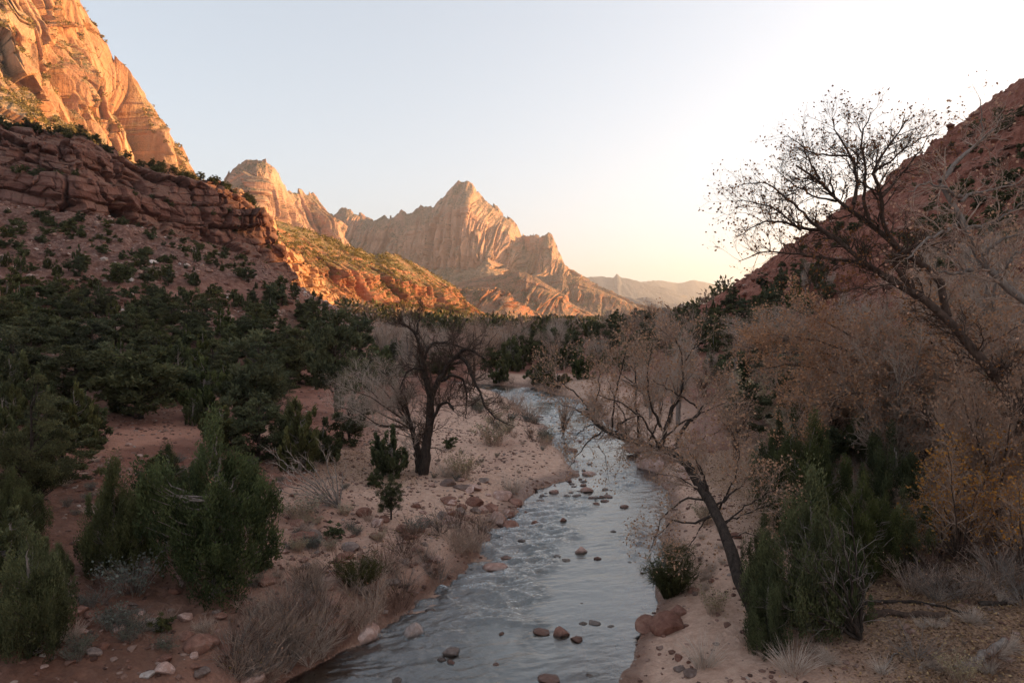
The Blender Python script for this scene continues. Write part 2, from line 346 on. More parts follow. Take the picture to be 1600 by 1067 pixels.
m2 = t.node('ShaderNodeMixShader', i0=fr.outputs[0], i1=m1.outputs[0], i2=g.outputs[0])
fo = t.node('ShaderNodeBsdfDiffuse', Color=(0.75, 0.75, 0.74, 1)); fm = t.math('MULTIPLY', t.attr('foam'), t.ramp(t.noise(P, 22, 5, 0.7), [(0.48, 0.0), (0.6, 1.0)]))
m2 = t.node('ShaderNodeMixShader', i0=fm, i1=m2.outputs[0], i2=fo.outputs[0])
t.link(m2.outputs[0], t.n['Material Output'].inputs['Surface'])
me = mesh('river', np.stack([X, Y, Z], -1).reshape(-1, 3), [gridfaces(*X.shape)], t.m, attrs=dict(depth=depth, rif=rif, foam=0.8*ss(0.075, 0.15, Z)*ss(0.6, 1.0, rif)*ss(16, 24, Y)))
tag(link('river', me), kind='structure')
# ------------------------------------------------------------ mountains, hills, cliffs
def loft(name, rows, nu, nvs, mat, amp, px=None, disp=None, back=True, seedo=0, kind='structure', jag=2.0):
    """surface through rows of (photo x, photo y, distance); back side closed behind the top row. amp: per-row displacement weight"""
    rows = [np.array(sorted(r), float) for r in rows]
    p0, p1 = px if px else (max(r[0, 0] for r in rows), min(r[-1, 0] for r in rows))
    pxs = np.linspace(p0, p1, nu); S = []; A = []
    R = [W(pxs, np.interp(pxs, r[:, 0], r[:, 1]), np.interp(pxs, r[:, 0], r[:, 2])) for r in rows]
    for k in range(len(R)-1):
        n = nvs[k]
        for j in range(n):
            f = j/n; S.append(R[k]*(1-f)+R[k+1]*f); A.append(amp[k]*(1-f)+amp[k+1]*f)
    S.append(R[-1]); A.append(amp[-1])
    if back:   # rows go from top to bottom; build the back behind the top row
        top = R[0]; hgt = np.maximum(top[:, 2], 5); bk = []
        for j in range(14, 0, -1):
            f = j/14; q = top.copy(); dirn = top[:, :2]/np.linalg.norm(top[:, :2], axis=1)[:, None]
            q[:, :2] += dirn*(hgt*1.3*f)[:, None]; q[:, 2] = top[:, 2]-(hgt+8)*(f**1.3); bk.append(q)
        S = bk+S; A = [amp[0]]*14+A
    S = np.array(S); A = np.array(A)[:, None]*np.ones((1, nu))
    du = np.gradient(S, axis=1); dv = np.gradient(S, axis=0); N = np.cross(du, dv); N /= np.linalg.norm(N, axis=-1, keepdims=True)+1e-9
    flipn = (N*(-S+np.array([0, 0, 10.0]))).sum(-1).mean() < 0
    if flipn: N = -N
    global WALL
    mr = S[len(S)//2]; WALL = (mr[-1]-mr[0])[:2]; WALL = WALL/np.linalg.norm(WALL)
    D = disp(S.reshape(-1, 3), N.reshape(-1, 3), A.ravel()).reshape(S.shape)
    wtop = np.ones((S.shape[0], 1, 1)); n0 = nvs[0] if amp[0] < 0.3 and amp[1] > 0.3 else 0
    if n0 and back: wtop[14:14+n0, 0, 0] = np.linspace(0.0, 1, n0)**0.5; wtop[:14] = 0
    S = S+D*wtop; top_i = 14 if back else 0; px_w = np.linspace(1, 0, 26)[:, None]**2; cj, ej = cells(S[top_i:top_i+26, :, 0]/jag/2.4, S[top_i:top_i+26, :, 1]/jag/2.4, 0*S[top_i:top_i+26, :, 1], 97); jg = jag*2.4*(0.55*(cj-0.6)+0.6*fbm(S[top_i:top_i+26, :, 0]/jag/3.5, S[top_i:top_i+26, :, 1]/jag/3.5, o=4, s=99, g=0.65)); S[top_i:top_i+26, :, 2] += px_w*jg; S[top_i-13:top_i, :, 2] += jg[:1]*np.linspace(0.1, 0.95, 13)[:, None]
    me = mesh(name, S.reshape(-1, 3), [gridfaces(S.shape[0], S.shape[1], not flipn)], mat)
    tag(link(name, me), kind=kind); return S
def cliff_disp(L, a_rib, a_tal, strata=0.25, seed=0, zs=0.12, lean=0.0):
    """upright pillars, clefts and horizontal breaks where weight is high; soft gullies elsewhere. L: pillar width"""
    def f(P, N, A):
        x, y, z = P.T; s_ = x*WALL[0]+y*WALL[1]+z*lean; y = (x*-WALL[1]+y*WALL[0])*0.12; x = s_
        wx = fbm(x/L/0.8, y/L/0.8, z/L*0.5, 3, seed+9)*0.22*L; wy = fbm(x/L/0.8, y/L/0.8, z/L*0.5, 3, seed+19)*0.22*L
        X, Y = (x+wx)/L, (y+wy)/L; wz = fbm(x/L/1.5, y/L/1.5, z*0, 2, seed+29)
        r0 = fbm(x/L/2.8, y/L/2.8, z*0.12/L, 2, seed+5)
        c0, e0, g0 = cells(X*0.6, Y*0.6, z/L*zs*0.5, seed+30, True); c1, e1, g1 = cells(X*1.6, Y*1.6, z/L*zs*1.6+wz, seed+34, True); c2, e2, g2 = cells(X*4.2, Y*4.2, z/L*zs*6+wz, seed+38, True); c3, e3, g3 = cells(X*8, Y*8, z/L*1.4+wz*2, seed+42, True)
        lay = fbm(z/L*3.2+wz*1.2, z*0+3.3, z*0, 4, seed+6, 0.6)
        gul = fbm(x/L/0.9, y/L/0.9, z*0, 4, seed+8, 0.5, True)
        d = A*a_rib*(0.7*r0+1.0*(c0-0.5)+2.0*g0-0.55*ss(0.10, 0, e0)+0.6*(c1-0.5)+1.1*g1-0.25*ss(0.08, 0, e1)+0.26*(c2-0.5)+0.5*g2-0.10*ss(0.10, 0, e2)+0.12*(c3-0.5)+0.25*g3+strata*lay+0.05*fbm(x/L*9, y/L*9, z/L*9, 3, seed+50, 0.6))
        e = (1-A)*ss(0.0, 0.25, np.where(A < 0.5, 1-A, 0))*a_tal*(gul*0.8+fbm(x/L*3, y/L*3, z/L*3, 3, seed+4)*0.3)
        H = N.copy(); H[:, 2] *= 0.06; H /= np.linalg.norm(H, axis=1)[:, None]+1e-9
        return H*d[:, None]+N*(e*(A < 0.99))[:, None]*np.array([1, 1, 0.7])
    return f
SAND_O = [(0.36, 0.16, 0.08), (0.46, 0.23, 0.12), (0.52, 0.30, 0.17)]
SAND_P = [(0.36, 0.17, 0.10), (0.46, 0.24, 0.15), (0.52, 0.31, 0.21)]
RED = [(0.28, 0.09, 0.05), (0.40, 0.15, 0.08), (0.48, 0.22, 0.125)]
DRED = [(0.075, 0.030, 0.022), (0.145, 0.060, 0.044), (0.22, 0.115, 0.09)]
M_high = rock_mat('sandstone_high', 55, SAND_O, 0.35, (0.085, 0.085, 0.03), (0.42, 0.26, 0.15), layk=0.15)
M_mid = rock_mat('sandstone_peak', 240, SAND_P, 0.25, (0.085, 0.075, 0.035), (0.30, 0.19, 0.12))
M_red = rock_mat('red_beds', 40, RED, 0.65, (0.15, 0.12, 0.04), (0.34, 0.18, 0.10))
M_red2 = rock_mat('red_beds_far', 110, RED, 0.35, (0.075, 0.075, 0.035), (0.30, 0.16, 0.10))
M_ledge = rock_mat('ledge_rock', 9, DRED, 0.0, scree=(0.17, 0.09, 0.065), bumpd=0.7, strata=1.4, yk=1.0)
M_far = rock_mat('far_range', 500, [(0.11, 0.11, 0.13), (0.14, 0.135, 0.155), (0.18, 0.165, 0.185)], 0.6, (0.09, 0.09, 0.10), (0.14, 0.13, 0.145))  # bluish grey of distant haze put into the rock and brush colours
# far ranges
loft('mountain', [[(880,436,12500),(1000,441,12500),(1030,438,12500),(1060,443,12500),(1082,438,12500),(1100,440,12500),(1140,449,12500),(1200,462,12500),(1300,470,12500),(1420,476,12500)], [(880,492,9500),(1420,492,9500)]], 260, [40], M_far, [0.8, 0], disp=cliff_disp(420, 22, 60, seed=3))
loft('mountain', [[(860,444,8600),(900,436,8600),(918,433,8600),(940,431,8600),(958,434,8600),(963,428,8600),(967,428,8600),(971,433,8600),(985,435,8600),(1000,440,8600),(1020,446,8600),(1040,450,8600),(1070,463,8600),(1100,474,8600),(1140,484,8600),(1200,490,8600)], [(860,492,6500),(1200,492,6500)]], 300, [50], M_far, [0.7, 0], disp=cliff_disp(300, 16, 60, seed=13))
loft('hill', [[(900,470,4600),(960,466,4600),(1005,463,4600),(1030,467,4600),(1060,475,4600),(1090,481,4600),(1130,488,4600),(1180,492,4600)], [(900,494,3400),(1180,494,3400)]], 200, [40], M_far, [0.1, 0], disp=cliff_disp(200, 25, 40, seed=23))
# watchman-like peak and the wall to its side
rid = [(470,322,3650),(500,330,3650),(520,336,3600),(532,322,3600),(540,321,3600),(552,330,3600),(566,336,3600),(583,345,3600),(600,339,3600),(615,337,3600),(628,330,3560),(640,331,3540),(655,327,3520),(672,322,3500),(684,316,3460),(694,308,3440),(706,295,3420),(716,284,3400),(728,280,3390),(737,283,3390),(744,296,3390),(752,308,3390),(762,314,3400),(774,320,3400),(786,332,3390),(798,341,3380),(808,352,3370),(815,368,3380),(819,374,3400),(828,366,3330),(834,370,3330),(842,374,3330),(850,366,3300),(856,362,3300),(863,368,3290),(870,384,3270),(878,402,3250),(884,418,3240),(897,428,3220),(930,442,3200),(960,458,3150),(990,472,3100),(1030,484,3050),(1090,492,3000)]
shl = [(470,360,3500),(560,372,3480),(600,368,3450),(640,362,3400),(690,345,3280),(712,330,3230),(728,326,3200),(745,340,3210),(770,352,3240),(800,368,3230),(818,392,3290),(835,392,3250),(855,385,3220),(884,420,3190),(930,445,3160),(990,474,3080),(1030,486,3040),(1090,493,2990)]
cb = [(470,396,3380),(560,402,3330),(600,408,3300),(640,414,3240),(700,418,3120),(728,420,3080),(745,412,3050),(762,404,3060),(790,416,3100),(815,424,3130),(850,430,3120),(884,434,3120),(930,450,3090),(990,477,3040),(1030,488,3010),(1090,494,2960)]
tl = [(470,440,3000),(560,446,2950),(640,452,2850),(700,452,2750),(762,430,2750),(800,440,2750),(850,450,2780),(900,456,2800),(950,468,2800),(1000,482,2800),(1030,490,2800),(1090,494,2800)]
bt = [(470,498,2400),(1090,498,2400)]
loft('mountain', [rid, shl, cb, tl, bt], 900, [70, 90, 60, 30], M_mid, [0.02, 0.45, 1, 0.05, 0], disp=cliff_disp(105, 50, 40, strata=0.12, seed=33, zs=0.08), jag=17)
rid = [(300,330,2150),(330,305,2150),(350,283,2150),(362,268,2150),(374,256,2150),(386,252,2150),(402,250,2150),(415,252,2150),(424,260,2160),(433,268,2180),(441,281,2220),(448,295,2260),(456,298,2300),(470,297,2350),(482,303,2380),(494,309,2400),(505,322,2420),(516,338,2430),(530,360,2440),(560,400,2440)]
mid = [(300,360,2050),(350,325,2020),(380,300,1990),(402,290,1980),(425,305,2030),(441,330,2130),(456,330,2230),(480,335,2300),(505,350,2340),(530,385,2360),(560,420,2380)]
cbs = [(300,400,1950),(350,370,1930),(402,350,1900),(441,370,2040),(480,385,2180),(530,410,2260),(560,440,2300)]
loft('mountain', [rid, mid, cbs, [(300,470,1700),(560,480,1900)]], 500, [70, 70, 30], M_mid, [0.03, 0.9, 0.8, 0], disp=cliff_disp(110, 50, 26, strata=0.1, seed=43, zs=0.08), jag=14)
# red-bed spurs under the peak, farthest first
loft('hill', [[(800,430,2650),(850,432,2600),(876,428,2560),(900,434,2540),(925,446,2500),(945,456,2480),(962,463,2460),(970,470,2450),(1000,482,2420),(1040,492,2400)],
              [(800,450,2400),(850,456,2380),(880,458,2350),(925,460,2330),(962,466,2320),(1000,484,2310),(1040,493,2300)], [(800,478,2280),(880,480,2240),(930,478,2240),(962,476,2250),(1000,487,2260),(1040,494,2270)], [(800,502,1950),(1040,500,2050)]], 360, [40, 40, 24], M_red2, [0.1, 0.9, 0.8, 0.0], disp=cliff_disp(70, 16, 26, strata=0.7, seed=53))
loft('hill', [[(690,450,2150),(740,436,2120),(790,428,2060),(812,424,2040),(830,430,2020),(850,442,1990),(870,454,1960),(884,462,1940),(888,472,1935),(905,482,1920),(930,494,1900),(960,500,1880)],
              [(690,466,1960),(760,462,1920),(812,456,1880),(850,462,1850),(884,468,1840),(905,486,1840),(960,502,1840)], [(690,480,1860),(760,482,1820),(812,480,1780),(850,482,1770),(884,482,1780),(905,492,1800),(960,503,1820)], [(690,510,1500),(960,508,1650)]], 400, [50, 40, 30], M_red2, [0.08, 0.9, 0.8, 0.0], disp=cliff_disp(60, 15, 24, strata=0.7, seed=63))
loft('hill', [[(640,452,1500),(690,446,1480),(716,449,1460),(760,450,1440),(780,452,1420),(792,456,1400),(800,468,1390),(825,482,1370),(850,496,1350),(880,506,1330)],
              [(640,458,1440),(716,452,1410),(780,456,1380),(800,474,1360),(850,499,1330),(880,507,1320)], [(640,490,1360),(716,484,1330),(760,480,1310),(792,478,1300),(820,492,1300),(850,503,1310),(880,509,1310)], [(640,520,1050),(880,516,1150)]], 360, [14, 50, 30], M_red2, [0.2, 0.9, 0.8, 0.0], disp=cliff_disp(48, 12, 20, strata=0.7, seed=73))
# sunlit brushy hill with its red cliff band
hr = [(380,345,560),(400,338,560),(430,344,560),(470,356,580),(520,374,620),(560,390,660),(585,400,690),(600,396,700),(612,397,710),(640,408,740),(680,430,790),(708,446,820),(722,462,840),(728,474,850),(760,494,870),(800,512,890),(850,520,900)]
hm = [(380,390,420),(430,395,430),(470,412,450),(490,416,470),(560,424,530),(600,436,580),(650,446,640),(700,452,720),(722,465,780),(760,497,830),(800,513,860),(850,521,880)]
hc = [(380,420,390),(430,425,400),(470,430,420),(490,445,440),(560,466,500),(600,474,550),(650,480,620),(700,482,700),(722,482,760),(760,500,810),(800,514,850),(850,522,870)]
hb = [(380,500,300),(480,490,320),(560,512,350),(650,524,400),(750,530,480),(850,530,560)]
HILL = loft('hill', [hr, hm, hc, hb], 800, [140, 90, 90], M_red, [0.0, 0.85, 0.95, 0.0], disp=cliff_disp(20, 8, 6, strata=0.7, seed=83, zs=0.2))
# high sandstone wall on the side of the canyon
hr = [(-300,-520,950),(-60,-300,960),(40,-170,970),(90,-75,975),(122,-5,980),(140,28,985),(152,45,990),(168,70,995),(176,92,1000),(186,103,1000),(200,116,1005),(214,135,1010),(228,156,1015),(240,168,1020),(252,190,1025),(262,205,1030),(272,224,1035),(284,232,1040),(292,246,1045),(302,262,1050),(313,279,1060),(330,300,1070),(360,330,1080)]
hq = [(-700,-300,820),(-60,-60,820),(30,-20,830),(90,50,850),(120,90,880),(152,125,900),(186,150,930),(214,175,955),(240,200,975),(272,240,1000),(302,268,1030),(313,282,1045),(330,302,1060),(360,332,1070)]
hc = [(-700,60,700),(-60,90,720),(0,112,740),(30,130,750),(60,150,765),(100,185,790),(130,205,810),(160,216,835),(200,240,870),(240,262,910),(272,272,950),(302,282,990),(330,305,1050),(360,334,1060)]
hb = [(-700,300,480),(-60,260,500),(60,262,520),(160,285,560),(240,300,600),(330,330,700),(360,340,760)]
HIGH = loft('mountain', [hr, hq, hc, hb], 1100, [260, 260, 90], M_high, [0.25, 1, 0.9, 0.0], px=(-300, 360), disp=cliff_disp(60, 30, 9, strata=0.03, seed=93, zs=0.10, lean=0.30), jag=8)
# near ledges: three broken bands on the shaded slope
def ledge_disp(Lh, Lv, a, seed):
    def f(P, N, A):
        x, y, z = P.T; wz = fbm(x/20, y/20, o=2, s=seed+7)*2.5
        wx = fbm(x/4, y/4, z/4, 3, seed+50)*1.3; x = x+wx; y = y+fbm(x/4, y/4, z/4, 3, seed+51)*1.3
        def tier(lh, lv, s):
            zz = (z+wz)/lv+0.25*vn(x/lh/2, y/lh/2, z*0, s); k = np.floor(zz); fz = zz-k; ki = k.astype(np.int64)
            lay = h2(ki, ki*0+s, ki*0, s+1); cv, ce, cg = cells(x/lh, y/lh, k*5.17, s+2, True)
            return lay, cv, ce, fz, cg
        l1, c1, e1, f1, g1 = tier(Lh, Lv, seed); l2, c2, e2, f2, g2 = tier(Lh*0.35, Lv*0.36, seed+60)
        d = 1.5*(l1-0.5)+1.1*(c1-0.5)+1.6*g1+0.6*g2-1.2*ss(0.10, 0, e1)-0.7*ss(0.14, 0.0, f1)+0.30*(f1-0.5)*1.5
        d = d+0.5*(l2-0.5)+0.45*(c2-0.5)-0.22*ss(0.08, 0, e2)-0.18*ss(0.2, 0, f2)
        d = a*(d+0.12*fbm(x/1.4, y/1.4, z/1.0, 4, seed+8)+0.9*fbm(x/22, y/22, z/22, 2, seed+12))
        H = N.copy(); H[:, 2] *= 0.15; H /= np.linalg.norm(H, axis=1)[:, None]+1e-9
        return H*(d*A)[:, None]+np.array([0, 0, 1])*((1-A)*0.5*fbm(x/3, y/3, o=3, s=seed+9))[:, None]
    return f
r0 = [(-500,150,178),(-100,176,176),(0,182,178),(60,192,182),(100,204,186),(140,207,190),(180,232,196),(205,255,200),(240,266,206),(290,276,212),(320,284,216),(360,296,222),(390,312,226),(410,330,229),(425,352,231),(440,385,231),(452,420,230)]
r1 = [(-500,200,166),(0,215,166),(60,222,168),(120,232,172),(180,262,184),(240,280,194),(290,288,202),(340,300,208),(380,316,214),(410,338,218),(425,358,222),(440,388,225),(452,424,226)]
r2 = [(-500,250,160),(0,262,160),(60,268,162),(120,268,166),(180,284,178),(240,300,190),(290,312,199),(340,330,206),(380,352,212),(410,372,217),(425,385,220),(440,402,223),(452,430,224)]
r3 = [(-500,258,155),(0,266,156),(60,274,157),(120,276,160),(180,296,173),(240,318,186),(290,330,196),(340,346,204),(380,365,210),(410,380,215),(425,392,218),(440,408,221),(452,433,222)]
r4 = [(-500,325,150),(0,322,150),(60,322,152),(120,330,156),(180,338,168),(240,342,182),(290,362,192),(340,380,200),(380,384,207),(410,392,212),(425,402,215),(440,416,218),(452,437,220)]
r5 = [(-500,400,120),(0,400,120),(120,405,128),(240,415,150),(340,430,170),(452,455,196)]
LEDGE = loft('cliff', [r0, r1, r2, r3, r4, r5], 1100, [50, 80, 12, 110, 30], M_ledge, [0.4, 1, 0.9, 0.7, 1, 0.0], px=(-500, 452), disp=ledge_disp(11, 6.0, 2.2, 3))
# sunlit end of the ledges, around the corner
M_lit = rock_mat('ledge_rock_sunlit', 12, [(0.42, 0.19, 0.10), (0.52, 0.26, 0.14), (0.56, 0.31, 0.18)], 0.3, (0.10, 0.09, 0.03), (0.42, 0.25, 0.14), bumpd=0.8)  # brighter copy of the ledge rock, sunlight put into its orange colours
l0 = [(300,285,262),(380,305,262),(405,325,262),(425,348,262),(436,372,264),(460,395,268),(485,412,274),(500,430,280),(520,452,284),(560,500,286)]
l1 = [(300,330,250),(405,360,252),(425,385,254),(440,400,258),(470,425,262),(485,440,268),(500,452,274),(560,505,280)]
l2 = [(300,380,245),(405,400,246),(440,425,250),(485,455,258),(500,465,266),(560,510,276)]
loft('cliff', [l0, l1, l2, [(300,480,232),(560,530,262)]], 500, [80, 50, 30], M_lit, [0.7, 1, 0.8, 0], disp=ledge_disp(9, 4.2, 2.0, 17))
# unseen canyon wall, placed and shaped to block the sun from the valley
wx = np.linspace(0, 1, 120)[None]; wv = np.linspace(0, 1, 30)[:, None]
ex, ey = math.sin(SUN_AZ), math.cos(SUN_AZ); CL = 262.0
yb = 560*ey/ex+CL
S = np.stack([560+wx*0+wv*260+wx*120, yb-wx*1500+wv*0, 300*np.sin(np.clip(wv*1.25, 0, 1)*math.pi/2)**0.6*(1-0.0*wx)*ss(-0.002, 0.012, wx)], -1)
S = np.concatenate([S, (S[-1:]+np.array([300, 0, -320]))], 0)
S += np.stack([fbm(S[..., 1]/60, S[..., 2]/90, o=4, s=3)*22, 0*S[..., 0], fbm(S[..., 1]/80, S[..., 0]/80, o=3, s=5)*12], -1)
tag(link('mountain', mesh('mountain', S.reshape(-1, 3), [gridfaces(*S.shape[:2])], M_red)), kind='structure')
# ------------------------------------------------------------ plant builders
UP = np.array([0, 0, 1.0])
def nrm(v): return v/(np.linalg.norm(v, axis=-1, keepdims=True)+1e-9)
def tubes(P, R, sides):
    """P (n,k,3) polylines, R (n,k) radii -> vertices, quads"""
    n, k, _ = P.shape; T = nrm(np.gradient(P, axis=1)); ref = np.where(np.abs(T[..., 2:3]) > 0.9, np.array([1.0, 0, 0]), UP)
    U = nrm(np.cross(T, ref)); Vv = np.cross(T, U); a = np.arange(sides)*2*math.pi/sides
    V = P[:, :, None]+R[:, :, None, None]*(np.cos(a)[None, None, :, None]*U[:, :, None]+np.sin(a)[None, None, :, None]*Vv[:, :, None])
    i = np.arange(n*k*sides).reshape(n, k, sides); j = np.roll(i, -1, axis=2)
    f = np.stack([i[:, :-1], j[:, :-1], j[:, 1:], i[:, 1:]], -1).reshape(-1, 4)
    return V.reshape(-1, 3), f
class MB:
    def __init__(s): s.V = []; s.F = []; s.T = []; s.n = 0
    def add(s, V, F, tint=None):
        s.V.append(V); s.F.append(F+s.n); s.n += len(V); s.T.append(np.full(len(V), 0.5) if tint is None else tint)
    def mesh(s, name, mat, smooth=True):
        q = [f for f in s.F if f.shape[1] == 4]; t_ = [f for f in s.F if f.shape[1] == 3]
        fs = ([np.concatenate(q)] if q else [])+([np.concatenate(t_)] if t_ else [])
        return mesh(name, np.concatenate(s.V), fs, mat, smooth, np.concatenate(s.T))
def cards(C, D, L, Wd, rg):
    D = nrm(D); S = nrm(np.cross(D, rg.normal(size=D.shape)))
    V = np.stack([C, C+D*(L*0.45)[:, None]+S*Wd[:, None]*0.5, C+D*L[:, None], C+D*(L*0.45)[:, None]-S*Wd[:, None]*0.5], 1)
    return V.reshape(-1, 3), np.arange(len(C)*4).reshape(-1, 4)
def children(P, R, dens, lr, ang, up, rg, k=5, t0=0.2, wander=0.18, rf=0.6, tip=0.3, grav=0.0, rmax=9, hmin=None):
    """side branches growing from every polyline, dens per metre"""
    n, kk, _ = P.shape; seg = np.linalg.norm(np.diff(P, axis=1), axis=2); ln = seg.sum(1)
    cnt = np.floor(dens*ln+rg.random(n)).astype(int); idx = np.repeat(np.arange(n), cnt); m = len(idx)
    if m == 0: return P[:0, :1].repeat(k, 1), R[:0, :1].repeat(k, 1)
    t = t0+(1-t0)*rg.random(m)**0.85; f = t*(kk-1); i0 = np.minimum(f.astype(int), kk-2); w = (f-i0)[:, None]
    A = P[idx, i0]; B = P[idx, i0+1]; pos = A*(1-w)+B*w; tan = nrm(B-A); pr = R[idx, i0]*(1-w[:, 0])+R[idx, i0+1]*w[:, 0]
    perp = nrm(np.cross(tan, rg.normal(size=(m, 3)))); a = np.radians(rg.uniform(ang[0], ang[1], m))[:, None]
    d = nrm(np.cos(a)*tan+np.sin(a)*perp+UP*up); L = rg.uniform(lr[0], lr[1], m)*(1-0.35*t)
    Q = [pos]; step = (L/(k-1))[:, None]
    for j in range(k-1):
        Q.append(Q[-1]+d*step); d = nrm(d+wander*rg.normal(size=(m, 3))+UP*(up*0.25-grav))
    r0 = np.minimum(np.minimum(pr*rf, pr), rmax); Q = np.stack(Q, 1)
    return Q, r0[:, None]*np.linspace(1, tip, k)[None]
def resample(pts, k):
    pts = np.array(pts, float); s = np.concatenate([[0], np.cumsum(np.linalg.norm(np.diff(pts, axis=0), axis=1))]); u = np.linspace(0, s[-1], k)
    # smooth (Catmull-like) by dense interpolation then box filter
    d = np.linspace(0, s[-1], 60); q = np.stack([np.interp(d, s, pts[:, c]) for c in range(pts.shape[1])], 1)
    qq = q.copy()
    for _ in range(6): qq[1:-1] = (qq[:-2]+qq[1:-1]*2+qq[2:])/4
    return np.stack([np.interp(u, d, qq[:, c]) for c in range(pts.shape[1])], 1)
def leafm(name, lo, hi, trans=0.25, rough=0.75):
    t = NT(name); a = t.attr('tint'); n = t.noise(t.obj(), 3.0, 2)
    oi = t.node('ShaderNodeObjectInfo').outputs['Random']
    c = t.mix(a, lo, hi); c = t.mix(1.0, c, t.ramp(oi, [(0.0, (0.66, 0.68, 0.74)), (0.35, (1.0, 0.94, 0.76)), (0.7, (0.74, 0.82, 0.86)), (1.0, (1.12, 1.12, 1.1))]), 'MULTIPLY')
    t.link(c, t.b.inputs['Base Color']); t.b.inputs['Roughness'].default_value = rough
    tr = t.node('ShaderNodeBsdfTranslucent'); t.link(c, tr.inputs['Color'])
    mx = t.node('ShaderNodeMixShader', i0=trans, i1=t.b.outputs[0], i2=tr.outputs[0]); t.link(mx.outputs[0], t.n['Material Output'].inputs['Surface'])
    return t.m
def barkm(name, lo, hi, sc=9.0):
    t = NT(name); n = t.noise(t.node('ShaderNodeVectorMath', {'operation': 'MULTIPLY'}, i0=t.obj(), i1=(1, 1, 0.35)).outputs[0], sc, 7, 0.7)
    c = t.mix(t.ramp(n, [(0.35, 0.0), (0.65, 1.0)]), lo, hi); c = t.mix(t.attr('tint'), t.mix(1.0, c, (0.8, 0.8, 0.8), 'MULTIPLY'), c)
    return t.out(c, t.bump(n, 1.0, 0.05))
L_jun = leafm('juniper_needles', (0.050, 0.054, 0.026), (0.19, 0.19, 0.085), 0.35)
L_junb = leafm('juniper_needles_bright', (0.039, 0.050, 0.020), (0.171, 0.185, 0.071), 0.35)
L_pin = leafm('pinyon_needles', (0.046, 0.050, 0.028), (0.185, 0.185, 0.095), 0.35)
L_sage = leafm('sage_leaves', (0.09, 0.10, 0.08), (0.22, 0.23, 0.19))
L_gold = leafm('golden_leaves', (0.48, 0.19, 0.04), (0.92, 0.46, 0.11), 0.45)
L_tan = leafm('dry_leaves', (0.30, 0.16, 0.10), (0.76, 0.46, 0.32), 0.4)
L_brown = leafm('brown_leaves', (0.14, 0.06, 0.03), (0.40, 0.19, 0.09), 0.35)
L_yel = leafm('yellow_flowers', (0.24, 0.17, 0.05), (0.50, 0.38, 0.11), 0.3)
L_pale = leafm('pale_seedheads', (0.25, 0.20, 0.13), (0.55, 0.47, 0.34), 0.3)
L_reed = leafm('reed_leaves', (0.04, 0.04, 0.014), (0.13, 0.12, 0.045), 0.3)
B_dark = barkm('dark_bark', (0.022, 0.016, 0.013), (0.085, 0.06, 0.048))
B_brown = barkm('brown_bark', (0.045, 0.028, 0.022), (0.15, 0.095, 0.07))
B_grey = barkm('grey_bark', (0.16, 0.12, 0.10), (0.36, 0.30, 0.26))
B_twig = barkm('brown_twigs', (0.30, 0.195, 0.145), (0.70, 0.51, 0.40))
B_pale = barkm('pale_twigs', (0.42, 0.31, 0.25), (0.78, 0.63, 0.52))
B_red = barkm('red_brown_stems', (0.12, 0.06, 0.043), (0.32, 0.19, 0.14))

